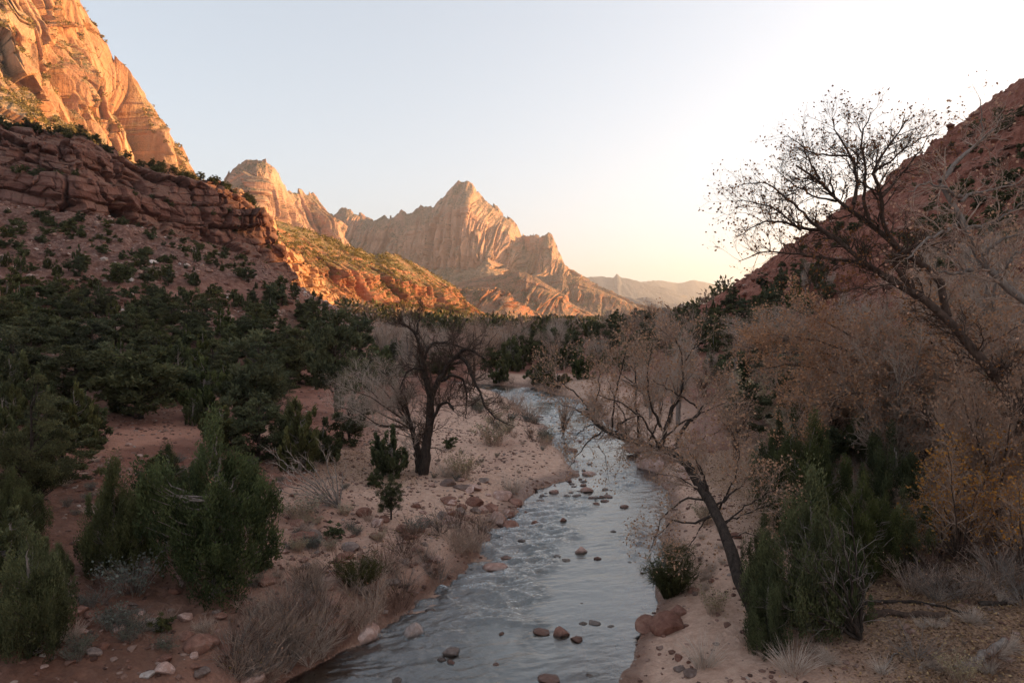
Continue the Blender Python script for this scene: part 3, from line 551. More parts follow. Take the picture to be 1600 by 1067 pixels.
def conifer(seed, kind, H, Rr, ncl, ncard, cl, cw):
    rg = np.random.default_rng(seed)
    # several leaders, each a lobe with its own foot and top
    nl = {'j': 9, 'p': 8, 'b': 6}[kind]; la = rg.uniform(0, 2*math.pi)+np.arange(nl)*2.4; lr_ = Rr*0.62*np.sqrt(rg.uniform(0.05, 1, nl)); lr_[0] = 0.1*Rr
    top = H*(rg.uniform(0.55, 0.95, nl)-0.18*lr_/Rr); top[0] = H
    if kind == 'j': bot = H*rg.uniform(0.0, 0.22, nl); lw = Rr*rg.uniform(0.30, 0.48, nl)
    elif kind == 'p': bot = top-H*rg.uniform(0.35, 0.55, nl); lw = Rr*rg.uniform(0.38, 0.55, nl)
    else: bot = H*rg.uniform(0.0, 0.15, nl); lw = Rr*rg.uniform(0.36, 0.5, nl)
    w_ = lw**2*(top-bot); li = rg.choice(nl, ncl, p=w_/w_.sum()); u = rg.random(ncl)
    prof = np.where(u < 0.3, 0.6+0.4*u/0.3, ((1.03-u)/0.73)**(0.7 if kind == 'j' else 0.5)); a = rg.uniform(0, 2*math.pi, ncl); q_ = rg.uniform(0.1, 1, ncl)**0.5*prof*lw[li]
    C = np.stack([lr_[li]*np.cos(la[li])*(0.7+0.5*u)+q_*np.cos(a), lr_[li]*np.sin(la[li])*(0.7+0.5*u)+q_*np.sin(a), bot[li]+(top-bot)[li]*u], 1)
    C[:, 2] = np.maximum(C[:, 2], 0.05*H)
    cs = Rr*(0.125 if kind == 'j' else 0.17)*rg.uniform(0.6, 1.3, ncl)
    idx = rg.integers(0, ncl, ncard); g = rg.normal(size=(ncard, 3)); g = g/np.linalg.norm(g, axis=1)[:, None]*rg.random(ncard)[:, None]**0.5
    out = nrm(C*np.array([1, 1, 0])+1e-4)
    if kind == 'j':
        g = g*np.array([0.75, 0.75, 2.3]); P = C[idx]+g*cs[idx][:, None]; P[:, :2] -= 0; D = out[idx]*0.35+UP*1.1+rg.normal(size=(ncard, 3))*0.42
    else:
        g = g*np.array([1.15, 1.15, 0.62]); P = C[idx]+g*cs[idx][:, None]+UP*(-0.15*np.linalg.norm(g[:, :2], axis=1)*cs[idx])[:, None]; D = out[idx]*0.4+UP*0.35+g*0.8+rg.normal(size=(ncard, 3))*0.6
    P[:, 2] = np.maximum(P[:, 2], 0.03*H)
    ct = rg.uniform(0.1, 0.75, ncl); tint = np.clip(ct[idx]+rg.normal(0, 0.14, ncard)+0.12*g[:, 2], 0, 1)
    L = cl*rg.uniform(0.6, 1.3, ncard); V, Fq = cards(P-nrm(D)*L[:, None]*0.4, D, L, cw*rg.uniform(0.6, 1.4, ncard), rg)
    cr = MB(); cr.add(V, Fq, np.repeat(tint, 4))
    tr = MB(); zt = H*(0.8 if kind != 'b' else 0.4); k = 9; w = np.cumsum(rg.normal(0, 0.025*H/4, (k, 2)), 0)
    tp = np.stack([w[:, 0], w[:, 1], np.linspace(-0.3, zt, k)], 1)[None]; r0 = 0.028*H; tr.add(*tubes(tp, (r0*np.linspace(1.15, 0.25, k))[None], 8))
    nb = min(ncl, 110); bi = rg.choice(ncl, nb, replace=False); E = C[bi]*np.array([0.93, 0.93, 1]); zs_ = np.clip(E[:, 2]-0.35*np.linalg.norm(E[:, :2], axis=1)-0.05*H, 0.06*H, zt*0.97)
    s = np.stack([np.interp(zs_, tp[0, :, 2], tp[0, :, 0]), np.interp(zs_, tp[0, :, 2], tp[0, :, 1]), zs_], 1); f = np.linspace(0, 1, 6)[None, :, None]
    Q = s[:, None]*(1-f)+E[:, None]*f+rg.normal(0, 0.012*H, (nb, 6, 3))*np.sin(f*math.pi); Q[:, :, 2] -= (0.06*H*np.sin(f*math.pi)*rg.random((nb, 1, 1)))[:, :, 0]
    tr.add(*tubes(Q, (0.0065*H*rg.uniform(0.6, 1.3, nb))[:, None]*np.linspace(1, 0.25, 6)[None], 4))
    return tr.mesh('trunk', B_grey if kind == 'j' else B_dark), cr
PROTO = {}; HEROES = set()
def cproto(key, n, seed0, kind, H, Rr, ncl, ncard, cl, cw, lm):
    PROTO[key] = []
    for i in range(n):
        t_, c_ = conifer(seed0+i, kind, H, Rr, ncl, ncard, cl, cw); PROTO[key].append((t_, c_.mesh('crown', lm, False), H, Rr*2))
cproto('J', 2, 100, 'j', 5.0, 1.9, 230, 52000, 0.105, 0.028, L_junb)        # feathery juniper close by
cproto('K', 2, 110, 'j', 3.4, 1.9, 190, 42000, 0.09, 0.027, L_jun)         # broad dark juniper close by
cproto('P', 2, 120, 'p', 5.0, 2.3, 120, 40000, 0.10, 0.034, L_pin)         # pinyon
cproto('j', 5, 130, 'j', 4.0, 1.5, 80, 5200, 0.30, 0.085, L_jun)
cproto('g', 2, 140, 'j', 4.0, 1.2, 70, 5200, 0.28, 0.075, L_junb)
cproto('p', 6, 150, 'p', 4.5, 2.2, 60, 6000, 0.27, 0.10, L_pin)
cproto('s', 5, 160, 'b', 1.6, 1.15, 34, 1500, 0.22, 0.085, L_jun)          # low bushes on the slopes
def put(name, parts, loc, sc=(1, 1, 1), rz=0.0, tilt=(0, 0)):
    """thing: Empty at the base with one child per (part name, mesh); a single mesh stays one object"""
    if len(parts) == 1: o = bpy.data.objects.new(name, parts[0][1]); COL.objects.link(o)
    else:
        o = bpy.data.objects.new(name, None); COL.objects.link(o)
        for pn, me_ in parts:
            c_ = bpy.data.objects.new(pn, me_); COL.objects.link(c_); c_.parent = o
    o.location = loc; o.scale = sc; o.rotation_euler = (tilt[0], tilt[1], rz); return o
def put_conifer(key, p, h, w=None, label=None, name='juniper', group=None, var=None, sink=0.06, rg=rng):
    P = PROTO[key]; t_, c_, H0, W0 = P[int(rg.integers(len(P))) if var is None else var % len(P)]; s = h/H0; sw = s if w is None else w/W0
    if label in HEROES and key in 'jJKg': sw *= 1.35
    o = put(name, [('trunk', t_), ('crown', c_)], (p[0], p[1], p[2]-sink*h), (sw, sw, s), rg.uniform(0, 6.28))
    tag(o, label, 'bush' if name == 'bush' else 'tree', group); return o
def conifer_px(key, px, pyb, pyt, wpx, label, name='juniper', var=None, d=None, group=None):
    """tree standing where the photo shows its foot; height and width from its outline"""
    p = hit(px, pyb) if d is None else None
    if p is None: q_ = W(px, pyb, d or 60.0); p = np.array([q_[0], q_[1], gz_at(q_[0], q_[1])])
    HEROES.add(label); ht = W(px, pyt, p[1])[2]-p[2]; return put_conifer(key, p, max(ht, 0.4), wpx/F*p[1], label, name, var=var, group=group)
def skeleton(limbs, levels, rg, leaf=None):
    """limbs: list of (points, r0, r1) in local metres; levels: dicts for children(). -> trunk MB, crown MB, twig arrays"""
    tr = MB(); cr = MB(); k = 14
    P = np.stack([resample(l[0], k) for l in limbs]); P[:, 1:-1] += rg.normal(0, 0.025, P[:, 1:-1].shape); R = np.stack([np.linspace(l[1], l[2], k)*(1+0.06*rg.normal(size=k)) for l in limbs])
    tr.add(*tubes(P, R, 9)); cur = (P, R); last = None; allp = []
    for i, lv in enumerate(levels):
        lv = dict(lv); own = lv.pop('trunk', False); src = lv.pop('mix', None)
        Q, q = children(cur[0], cur[1], rg=rg, **lv)
        if src is not None and last is not None:
            lv2 = dict(lv); lv2['dens'] = src; Q2, q2 = children(last[0], last[1], rg=rg, **lv2); Q = np.concatenate([Q, Q2]); q = np.concatenate([q, q2])
        (tr if own else cr).add(*tubes(Q, q, 6 if own else (4 if i < len(levels)-1 else 3)), np.repeat(rg.uniform(0, 1, len(Q)), Q.shape[1]*(6 if own else (4 if i < len(levels)-1 else 3))))
        last = cur; cur = (Q, q); allp.append((Q, q))
    return tr, cr, allp
def leaves_on(Q, p, size, rg, n=1, spread=0.5, droop=0.2, wf=0.8):
    m = rg.random(len(Q)) < p; T = np.repeat(Q[m], n, 0); N_ = len(T)
    if N_ == 0: return None
    kk = T.shape[1]; j = rg.integers(1, kk, N_); C = T[np.arange(N_), j]+rg.normal(0, 0.02, (N_, 3)); D = rg.normal(size=(N_, 3))*spread-UP*droop+nrm(T[:, -1]-T[:, 0])*0.4
    s = size*rg.uniform(0.6, 1.3, N_); V, Fq = cards(C, D, s, s*wf, rg); return V, Fq, np.repeat(np.clip(rg.normal(0.45, 0.25, N_), 0, 1), 4)
def bare_tree(name, base, limbs, levels, seed, bark, twig, leaf=None, lp=0.0, ls=0.08, ln=1, label=None, cat='tree', group=None, drop=0.2):
    rg = np.random.default_rng(seed); base = np.array(base, float); L = [([np.array(p)-base for p in l[0]], l[1], l[2]) for l in limbs]
    tr, cr, allp = skeleton(L, levels, rg); parts = [('trunk', tr.mesh('trunk', bark)), ('crown', cr.mesh('crown', twig))]
    if leaf is not None:
        lf = MB(); Q = allp[-1][0]; g = leaves_on(Q, lp, ls, rg, ln, droop=drop)
        if g: lf.add(*g); parts.append(('leaves', lf.mesh('leaves', leaf, False)))
    o = put(name, parts, base); tag(o, label, cat, group); return o
def pxl(pts, d0, d1=None):
    """photo polyline -> world points, distance running from d0 to d1"""
    d1 = d0 if d1 is None else d1; n = len(pts); return [W(p[0], p[1], p[2] if len(p) > 2 else d0+(d1-d0)*i/max(n-1, 1)) for i, p in enumerate(pts)]
def shrub(seed, H, Rr, nst, lv, twig, leaf=None, lp=0.5, ls=0.05, ln=1, lean=0.45, r=0.012, droop=0.0, wf=0.8):
    rg = np.random.default_rng(seed); a = rg.uniform(0, 6.28, nst); b = rg.random(nst)**0.6*lean; L = H*rg.uniform(0.6, 1.1, nst)
    d = np.stack([np.cos(a)*b, np.sin(a)*b, np.ones(nst)], 1); d = nrm(d); k = 6; s = np.stack([np.cos(a), np.sin(a), a*0], 1)*(rg.random(nst)*Rr*0.35)[:, None]; Q = [s-UP*0.08]
    for j in range(k-1): Q.append(Q[-1]+d*(L/(k-1))[:, None]); d = nrm(d+rg.normal(0, 0.12, (nst, 3))+nrm(np.stack([np.cos(a), np.sin(a), a*0], 1))*0.08-UP*droop)
    P = np.stack(Q, 1); R = (r*rg.uniform(0.6, 1.2, nst))[:, None]*np.linspace(1, 0.3, k)[None]; m = MB(); m.add(*tubes(P, R, 4), np.repeat(rg.random(nst), k*4)); cur = (P, R)
    for l in lv: cur = children(cur[0], cur[1], rg=rg, **l); m.add(*tubes(cur[0], cur[1], 3), np.repeat(rg.random(len(cur[0])), cur[0].shape[1]*3))
    out = [('stems', m.mesh('stems', twig))]
    if leaf is not None:
        g = leaves_on(cur[0], lp, ls, rg, ln, droop=0.0, wf=wf)
        if g: f = MB(); f.add(*g); out.append(('leaves', f.mesh('leaves', leaf, False)))
    return out
# ------------------------------------------------------------ stone builder
def ico(sub):
    import bmesh
    bm = bmesh.new(); bmesh.ops.create_icosphere(bm, subdivisions=sub, radius=1.0); V = np.array([v.co[:] for v in bm.verts]); Fc = np.array([[v.index for v in f.verts] for f in bm.faces]); bm.free(); return V, Fc
IC = {k: ico(k) for k in (1, 2, 4, 5)}
def stone(seed, sub=4, flat=0.6, rough=0.05, cuts=11, keep=0.62):
    rg = np.random.default_rng(seed); V, Fc = IC[sub]; V = V.copy()*np.array([1, rg.uniform(0.65, 0.95), flat])
    for _ in range(cuts):
        n = nrm(rg.normal(size=3)*np.array([1, 1, 1.0])); dmax = (V@n).max(); c_ = dmax*rg.uniform(keep, 0.92); e = V@n-c_; V = V-np.where(e > 0, e*0.93, 0)[:, None]*n
    V = V+nrm(V)*(rough*fbm(V[:, 0]*2.2+seed, V[:, 1]*2.2, V[:, 2]*2.2, 4, seed))[:, None]+nrm(V)*(rough*0.35*fbm(V[:, 0]*7+seed, V[:, 1]*7, V[:, 2]*16, 3, seed+4))[:, None]
    return V, Fc
def stonem(name, cols, wet=0.0):
    t = NT(name); P = t.obj(); n = t.noise(P, 1.4, 8, 0.65, 0.4); f = t.noise(P, 9, 6, 0.7)
    c = t.ramp(n, [(0.32, cols[0]), (0.5, cols[1]), (0.68, cols[2])]); c = t.mix(0.6, c, t.ramp(f, [(0.3, 0.6), (0.55, 1.0), (0.75, 1.35)]), 'MULTIPLY')
    oi = t.node('ShaderNodeObjectInfo').outputs['Random']; c = t.mix(1.0, c, t.ramp(oi, [(0.0, (0.80, 0.72, 0.70)), (0.6, (1.0, 1.0, 1.0)), (1.0, (1.2, 1.22, 1.25))]), 'MULTIPLY')
    z = t.node('ShaderNodeSeparateXYZ', Vector=t.pos()).outputs['Z']; wz = t.node('ShaderNodeMapRange', {}, Value=z, i1=0.03, i2=0.16, i3=0.45, i4=1.0).outputs[0]
    c = t.mix(1.0, c, t.node('ShaderNodeCombineColor', i0=wz, i1=wz, i2=wz).outputs[0], 'MULTIPLY'); t.link(t.node('ShaderNodeMapRange', {}, Value=wz, i1=0.45, i2=1.0, i3=0.25, i4=0.9).outputs[0], t.b.inputs['Roughness'])
    return t.out(c, t.bump(t.math('MULTIPLY_ADD', f, 0.4, n), 0.8, 0.08))
S_red = stonem('red_sandstone', [(0.16, 0.075, 0.055), (0.26, 0.13, 0.095), (0.34, 0.20, 0.15)])
S_grey = stonem('grey_brown_stone', [(0.13, 0.09, 0.075), (0.23, 0.165, 0.14), (0.36, 0.28, 0.24)])
S_pale = stonem('pale_stone', [(0.34, 0.27, 0.24), (0.50, 0.42, 0.38), (0.66, 0.60, 0.56)])
S_pink = stonem('pink_sandstone', [(0.30, 0.17, 0.135), (0.46, 0.29, 0.235), (0.64, 0.47, 0.41)])
SM = dict(r=S_red, g=S_grey, p=S_pale, k=S_pink)
ST = {}
def stone_mesh(i, m, sub=4):
    key = (i, m, sub)
    if key not in ST: V, Fc = stone(200+i, sub, [0.55, 0.42, 0.7, 0.34, 0.5, 0.62, 0.38, 0.8][i % 8], rough=0.05); ST[key] = mesh('rock', V, [Fc], SM[m])
    return ST[key]
# ------------------------------------------------------------ the big leafless trees
def at_ground(px, py): p = hit(px, py); return p
pA = at_ground(658, 742); dA = pA[1]
z1 = dict(dens=2.4, lr=(0.9, 2.2), ang=(30, 75), up=0.22, k=7, rf=0.45, wander=0.22, rmax=0.035)
z2 = dict(dens=4.2, lr=(0.35, 1.1), ang=(25, 60), up=0.12, k=5, rf=0.6, wander=0.2, rmax=0.017, tip=0.5)
z3 = dict(dens=8.0, lr=(0.15, 0.42), ang=(20, 55), up=0.08, k=3, rf=0.8, rmax=0.012, tip=0.6)
def zo(l, ox, oy, sc): return [(ox+x/sc, oy+y/sc) for x, y in l]
A_ = lambda l: zo(l, 400, 460, 3.335)
lA = [(pxl([(660, 748)]+A_([(885,860),(888,760),(912,650),(905,520),(925,490)]), dA), 0.30, 0.20),
      (pxl(A_([(912,640),(905,520),(880,420),(862,330),(850,260),(835,205),(790,165),(745,150)]), dA, dA-1.0), 0.20, 0.05),
      (pxl(A_([(868,380),(885,300),(905,260),(960,250),(1040,262),(1100,290)]), dA-0.4, dA+1.2), 0.12, 0.04),
      (pxl(A_([(915,530),(940,470),(980,400),(1025,335),(1080,285),(1130,290),(1190,335)]), dA, dA-1.6), 0.19, 0.04),
      (pxl(A_([(1030,330),(1080,325),(1105,370),(1120,430),(1165,500),(1190,580),(1240,640),(1310,675)]), dA-0.8, dA-2.0), 0.11, 0.03),
      (pxl(A_([(903,690),(930,630),(955,580),(1000,560),(1032,600)]), dA, dA-1.2), 0.12, 0.05),
      (pxl(A_([(880,430),(868,385),(820,385),(780,410),(760,460),(748,495)]), dA-0.2, dA-1.2), 0.09, 0.03),
      (pxl(A_([(845,930),(850,830),(825,740),(800,660),(780,560)]), dA+0.3, dA+0.8), 0.22, 0.07),
      (pxl(A_([(838,205),(850,120),(870,40)]), dA-0.8, dA), 0.06, 0.02), (pxl(A_([(960,450),(1010,420),(1080,440),(1100,520),(1090,640)]), dA, dA+1), 0.10, 0.02)]
bare_tree('cottonwood', pA-np.array([0, 0, 0.1]), lA, [dict(z1, dens=4.6, up=0.3), dict(z2, dens=6.5, mix=1.5), dict(z3, dens=9)], 11, B_dark, B_brown, L_tan, 0.03, 0.07, label='dark twisted cottonwood with forked trunk on the sandy bank, centre of the picture')
# grey fan beside it
lG = [(pxl(A_([(842,925),(825,760),(805,690)]), dA+0.7), 0.12, 0.08)]+[(pxl(A_([(805,690)]+l), dA+0.7, dA+0.7+e), 0.055, 0.012) for l, e in
      [([(700,600),(560,520),(440,470)], -1), ([(720,560),(620,450),(520,390)], 1), ([(740,540),(690,440),(640,350)], 0), ([(640,680),(520,600),(410,590)], -1.5), ([(700,650),(560,570),(430,530)], 1), ([(760,520),(740,420),(730,350)], 1), ([(660,560),(560,470),(480,430)], 0), ([(640,690),(560,650),(470,640)], 0.5), ([(780, 560), (800, 470), (830, 400)], 1.5)]]
bare_tree('cottonwood', pA+np.array([-0.55, 0.6, -0.1]), lG, [dict(z1, dens=8, lr=(0.6, 1.8), up=0.28, rmax=0.03), dict(z2, dens=7.5, lr=(0.3, 0.9)), dict(z3, dens=9, rmax=0.014)], 12, B_brown, B_pale, L_tan, 0.05, 0.07, label='pale grey fan of fine leafless branches spreading beside the dark twisted cottonwood')
# the tree leaning over the river
B_ = lambda l: zo(l, 740, 460, 3.334)
C_ = lambda l: zo(l, 1000, 720, 2.667)
pB = at_ground(1190, 990); dB = pB[1]
tb = [(1194,1005),(1187,982),(1165,934),(1150,889),(1135,844),(1124,810),(1105,776),(1079,730),(1040,703),(1010,697),(968,682),(941,673),(926,655),(917,640)]
dist = [dB, dB, dB+0.3, dB+0.9, dB+1.6, dB+2.2, dB+2.9, dB+4, dB+5, dB+5.8, dB+6.8, dB+7.4, dB+8, dB+8.4]
lB = [([W(a, b, c_) for (a, b), c_ in zip(tb, dist)], 0.215, 0.095)]
def off(l, d0, d1): return pxl(B_(l), d0, d1)
q = dB
lB += [(off([(670,710),(600,760),(545,830),(500,900)], q+7.4, q+7.0), 0.05, 0.012), (off([(740,715),(760,670),(800,655),(865,622)], q+6.6, q+5.6), 0.06, 0.02), (off([(600,600),(540,520),(450,460),(370,400)], q+8.3, q+9), 0.05, 0.012),
       (off([(620,650),(640,540),(660,400),(630,270)], q+8, q+7.5), 0.05, 0.012), (off([(720,720),(730,580),(770,400),(810,230)], q+7, q+6.5), 0.06, 0.012), (off([(860,770),(850,600),(840,400),(870,190)], q+6, q+6.5), 0.07, 0.012),
       (off([(960,800),(1000,720),(1040,600),(1090,460),(1095,330),(1060,240),(960,170)], q+5, q+7), 0.13, 0.02), (off([(1092,370),(1130,300),(1180,240)], q+6.6, q+6.8), 0.05, 0.012), (off([(1050,790),(1080,700),(1150,645),(1185,600),(1250,540),(1330,440)], q+4.5, q+5.5), 0.11, 0.015),
       (off([(1180,600),(1100,540),(1020,500),(930,440)], q+5.3, q+4.5), 0.05, 0.012), (off([(640,670),(580,690),(520,760)], q+7.8, q+8.4), 0.04, 0.012), (off([(1000,740),(930,600),(900,430),(930,270)], q+5.4, q+4.4), 0.07, 0.012),
       (off([(700,715),(640,760),(690,860),(705,980)], q+7, q+6.6), 0.022, 0.006), (off([(960,790),(880,640),(760,560),(640,520)], q+5.5, q+4.4), 0.06, 0.012),
       (pxl(C_([(300,200),(400,120),(480,40)]), q+2.6, q+2), 0.06, 0.012), (pxl(C_([(330,260),(420,230),(560,170)]), q+2.3, q+1.8), 0.05, 0.01), (pxl(C_([(310,220),(230,260),(130,250),(60,330)]), q+2.5, q+2.6), 0.06, 0.01), (pxl(C_([(290,170),(200,150),(100,220),(40,380)]), q+3, q+3.4), 0.05, 0.01), (pxl(C_([(280,150),(270,60),(220,-30)]), q+3, q+2.6), 0.06, 0.01), (pxl(C_([(350, 330), (440, 300), (520, 330)]), q+1.8, q+1.3), 0.03, 0.008)]
lB += [(off([(900,790),(960,680),(980,560),(1010,430)], q+6, q+5.4), 0.05, 0.01), (off([(800,755),(790,640),(730,540),(700,420)], q+6.6, q+7.4), 0.05, 0.01), (off([(1000,740),(1100,660),(1230,600),(1320,560)], q+5, q+4), 0.05, 0.01), (off([(960,790),(1060,800),(1180,760),(1290,700)], q+4.8, q+4), 0.05, 0.01), (off([(680,712),(600,640),(500,580),(420,560)], q+7.6, q+8.4), 0.04, 0.01),
       (pxl(C_([(300,190),(260,60),(200,-60)]), q+3, q+3.4), 0.05, 0.01), (pxl(C_([(320,220),(400,60),(420,-60)]), q+2.8, q+2.2), 0.05, 0.01), (pxl(C_([(290,160),(160,60),(60,60)]), q+3.2, q+3.8), 0.04, 0.01), (pxl(C_([(340,270),(450,180),(580,110)]), q+2.2, q+1.4), 0.04, 0.01), (pxl(C_([(300,200),(220,330),(170,420)]), q+2.7, q+2.9), 0.035, 0.008)]
lB = [lB[0]]+[(l[0], l[1]*0.75, l[2]) for l in lB[1:]]
bare_tree('cottonwood', pB-np.array([0, 0, 0.15]), lB, [dict(z1, dens=5.6, lr=(0.6, 1.9), up=0.30, t0=0.42), dict(z2, dens=8, lr=(0.25, 0.85), mix=0.5), dict(z3, dens=11, lr=(0.12, 0.34))], 13, B_dark, B_twig, L_tan, 0.5, 0.08, label='bent cottonwood leaning from the bank out over the river, dry tan leaves')
# fan-shaped crown against the sky
D_ = lambda l: zo(l, 1120, 120, 2.667)
E_ = lambda l: zo(l, 1140, 480, 3.335)
dF = 24.0
def gp(x, y, dz=0.2): return np.array([x, y, gz_at(x, y)-dz])
pF = gp(19.5, 20.0)
lF = [([pF]+pxl([(1640,700),(1600,648),(1575,609),(1539,567),(1500,525),(1472,484),(1442,469),(1412,446),(1375,427),(1330,397),(1300,367),(1270,349)], 21, dF), 0.34, 0.06),
      (pxl(D_([(960,1000),(930,850),(850,780),(760,720),(650,620),(500,520),(430,430),(330,370)]), dF-1, dF+1), 0.17, 0.035), (pxl(D_([(760,720),(680,600),(690,500),(650,400),(680,330),(750,250),(790,180)]), dF, dF-1.5), 0.11, 0.02), (pxl(D_([(570,530),(590,440),(560,330),(500,240),(480,170)]), dF, dF+2), 0.09, 0.015),
      (pxl(D_([(500,670),(440,640),(340,630),(250,600),(170,610),(80,670)]), dF+0.3, dF+1), 0.085, 0.012), (pxl(D_([(620,790),(540,760),(450,760),(340,735),(200,730),(90,770)]), dF, dF-1), 0.08, 0.012), (pxl(D_([(640,610),(610,500),(620,380),(600,260),(640,150)]), dF, dF), 0.08, 0.015),
      (pxl(D_([(400,610),(330,540),(250,470),(180,440),(100,450)]), dF, dF+1.5), 0.06, 0.012), (pxl(D_([(430,430),(380,340),(350,260)]), dF+0.8, dF+1), 0.05, 0.012), (pxl(D_([(350,640),(260,560),(150,520),(60,520)]), dF+0.4, dF-0.6), 0.05, 0.01), (pxl(D_([(690,500),(760,420),(830,330),(880,250)]), dF-0.6, dF-0.5), 0.06, 0.012), (pxl(D_([(800,880),(740,780),(780,720),(850,700),(960,690)]), dF-1, dF-2), 0.10, 0.02),
      (pxl(D_([(560,330),(440,330),(360,300),(290,240)]), dF+1, dF+1.4), 0.05, 0.01), (pxl(D_([(650,400),(740,340),(840,260),(920,240)]), dF-0.5, dF-0.2), 0.05, 0.01), (pxl(D_([(500,520),(420,500),(330,460),(240,380)]), dF+0.6, dF+1), 0.05, 0.01), (pxl(D_([(860,900),(740,860),(620,880),(470,900)]), dF-1, dF-1.6), 0.06, 0.01)]
lF = [(l[0], l[1]*0.85, l[2]) for l in lF]
bare_tree('cottonwood', pF, lF, [dict(z1, dens=4.8, lr=(0.8, 1.9), up=0.16, rmax=0.028), dict(z2, dens=7.5, lr=(0.3, 0.9), mix=1.5), dict(z3, dens=10, lr=(0.12, 0.34))], 14, B_brown, B_brown, L_brown, 0.34, 0.09, label='tall leaning cottonwood whose dark fan of branches stands against the sky')
# pale crooked trunk behind it
pH = gp(19.5, 16.3)
lH = [([pH]+pxl([(1800,640),(1680,530),(1600,469),(1570,442),(1532,412),(1514,390),(1506,352),(1502,322),(1480,298),(1470,288)], 17.2, 17.9), 0.22, 0.06), (pxl(D_([(930,440),(1000,350),(1100,270),(1150,220),(1190,160)]), 17.94, 18.63), 0.07, 0.01), (pxl(D_([(1100,270),(1105,200),(1090,80)]), 18.35, 18.63), 0.025, 0.005),
      (pxl(D_([(1040,640),(1150,610),(1230,560),(1280,520)]), 17.94, 17.25), 0.06, 0.012), (pxl(D_([(1030,600),(960,640),(860,690),(790,760)]), 17.94, 16.90), 0.06, 0.012), (pxl(D_([(1100,790),(1020,820),(930,815)]), 17.59, 17.25), 0.07, 0.02), (pxl(D_([(1020,500),(960,470),(880,440),(800,480)]), 17.94, 17.25), 0.05, 0.012), (pxl(D_([(1090,760),(1180,680),(1300,640)]), 17.59, 17.25), 0.06, 0.01), (pxl(D_([(1010,520),(1080,480),(1180,470),(1290,420)]), 17.94, 18.63), 0.05, 0.01), (pxl(D_([(1180,830),(1240,740),(1330,700)]), 17.39, 16.97), 0.06, 0.012)]
bare_tree('cottonwood', pH, lH, [dict(z1, dens=4.0, lr=(0.5, 1.6), up=0.1), dict(z2, dens=6.5, lr=(0.25, 0.8), mix=1.5), dict(z3, dens=9)], 15, B_grey, B_twig, L_tan, 0.35, 0.08, label='pale crooked cottonwood trunk with a broken top at the edge of the picture')
# spreading crown of dead leaves, leaning trunk
pI = at_ground(1578, 850); dI = pI[1]
lI = [([pI-UP*0.2]+pxl([(1570,830),(1557,795),(1530,744),(1494,696),(1455,660),(1425,624),(1395,590),(1350,560)], dI, dI+6), 0.25, 0.08),
      (pxl(E_([(1534,330),(1330,290),(1100,290),(1000,350),(880,370),(700,380),(550,410),(420,440)]), dI+4, dI+6), 0.10, 0.02), (pxl(E_([(950,480),(800,420),(600,460),(400,520),(330,600)]), dI+4.5, dI+5.5), 0.07, 0.012), (pxl(E_([(900,420),(760,300),(560,200),(350,150),(150,120)]), dI+5.5, dI+8), 0.09, 0.012), (pxl(E_([(1000,520),(980,380),(900,240),(760,100)]), dI+4, dI+6), 0.08, 0.012), (pxl(E_([(870,370),(820,420),(740,430)]), dI+5, dI+4.5), 0.07, 0.02),
      (pxl(E_([(700,370),(520,330),(300,300),(120,330)]), dI+6, dI+7.5), 0.06, 0.012), (pxl(E_([(850,380),(700,260),(480,240),(220,230),(60,200)]), dI+6, dI+8), 0.06, 0.012), (pxl(E_([(1050,600),(1150,520),(1200,420),(1190,300)]), dI+3, dI+3), 0.07, 0.012), (pxl(E_([(1170,290),(1230,340),(1290,420),(1310,540)]), dI+4, dI+3.4), 0.05, 0.01), (pxl(E_([(640,420),(520,480),(400,560),(360,680)]), dI+5.6, dI+5.4), 0.04, 0.01), (pxl(E_([(1100,290),(1060,180),(980,60),(960,-60)]), dI+5, dI+5), 0.06, 0.012), (pxl(E_([(780,330),(640,150),(460,60),(330,10)]), dI+6, dI+7), 0.06, 0.012), (pxl(E_([(1230,340),(1330,200),(1440,140),(1560,60)]), dI+4, dI+4), 0.06, 0.012)]
bare_tree('cottonwood', pI, lI, [dict(z1, dens=6.0, lr=(0.7, 2.1), up=0.10), dict(z2, dens=8.5, lr=(0.3, 0.9), mix=1.5), dict(z3, dens=11, lr=(0.12, 0.34))], 16, B_brown, B_twig, L_tan, 0.8, 0.10, label='leaning cottonwood with wide low crown of brown withered leaves over the thicket')
# golden sapling clump
def fan_limbs(p, pxs, spread_d, r, n=None): return [([p, p*0.45+W(x, y, p[1]+e)*0.55+np.array([0, 0, 0.25]), W(x, y, p[1]+e)], r, 0.008) for (x, y), e in zip(pxs, spread_d)]
def sapling(px, py, tips, seed, twig, leaf, lp, ls, label, r=0.035, de=1.2, levels=None, name='sapling', cat='small tree', dens=1.0, group=None):
    p = at_ground(px, py); rg = np.random.default_rng(seed); L = fan_limbs(p, tips, rg.uniform(-de, de, len(tips)), r)
    lv = levels or [dict(dens=7*dens, lr=(0.4, 1.2), ang=(25, 65), up=0.15, k=5, rf=0.6, rmax=0.016, t0=0.25), dict(dens=12*dens, lr=(0.15, 0.5), ang=(25, 60), up=0.1, k=4, rf=0.7, rmax=0.009, tip=0.5)]
    return bare_tree(name, p, L, lv, seed, B_brown, twig, leaf, lp, ls, label=label, cat=cat, group=group)
sapling(1500, 880, [(1425,800),(1440,760),(1455,730),(1480,700),(1510,690),(1540,700),(1570,730),(1590,770),(1600,700),(1420,840),(1560,690),(1495,740),(1470,790),(1530,760),(1450,850),(1590,830)], 21, B_twig, L_gold, 0.95, 0.085, 'low tree covered in golden orange leaves beside the leaning trunk', de=1.6, dens=1.3)
sapling(1600, 900, [(1570,790),(1590,760),(1620,740),(1650,790),(1560,840),(1640,700),(1575,870)], 22, B_twig, L_gold, 0.8, 0.08, 'orange brown leafy bush at the edge of the leaf-strewn clearing')
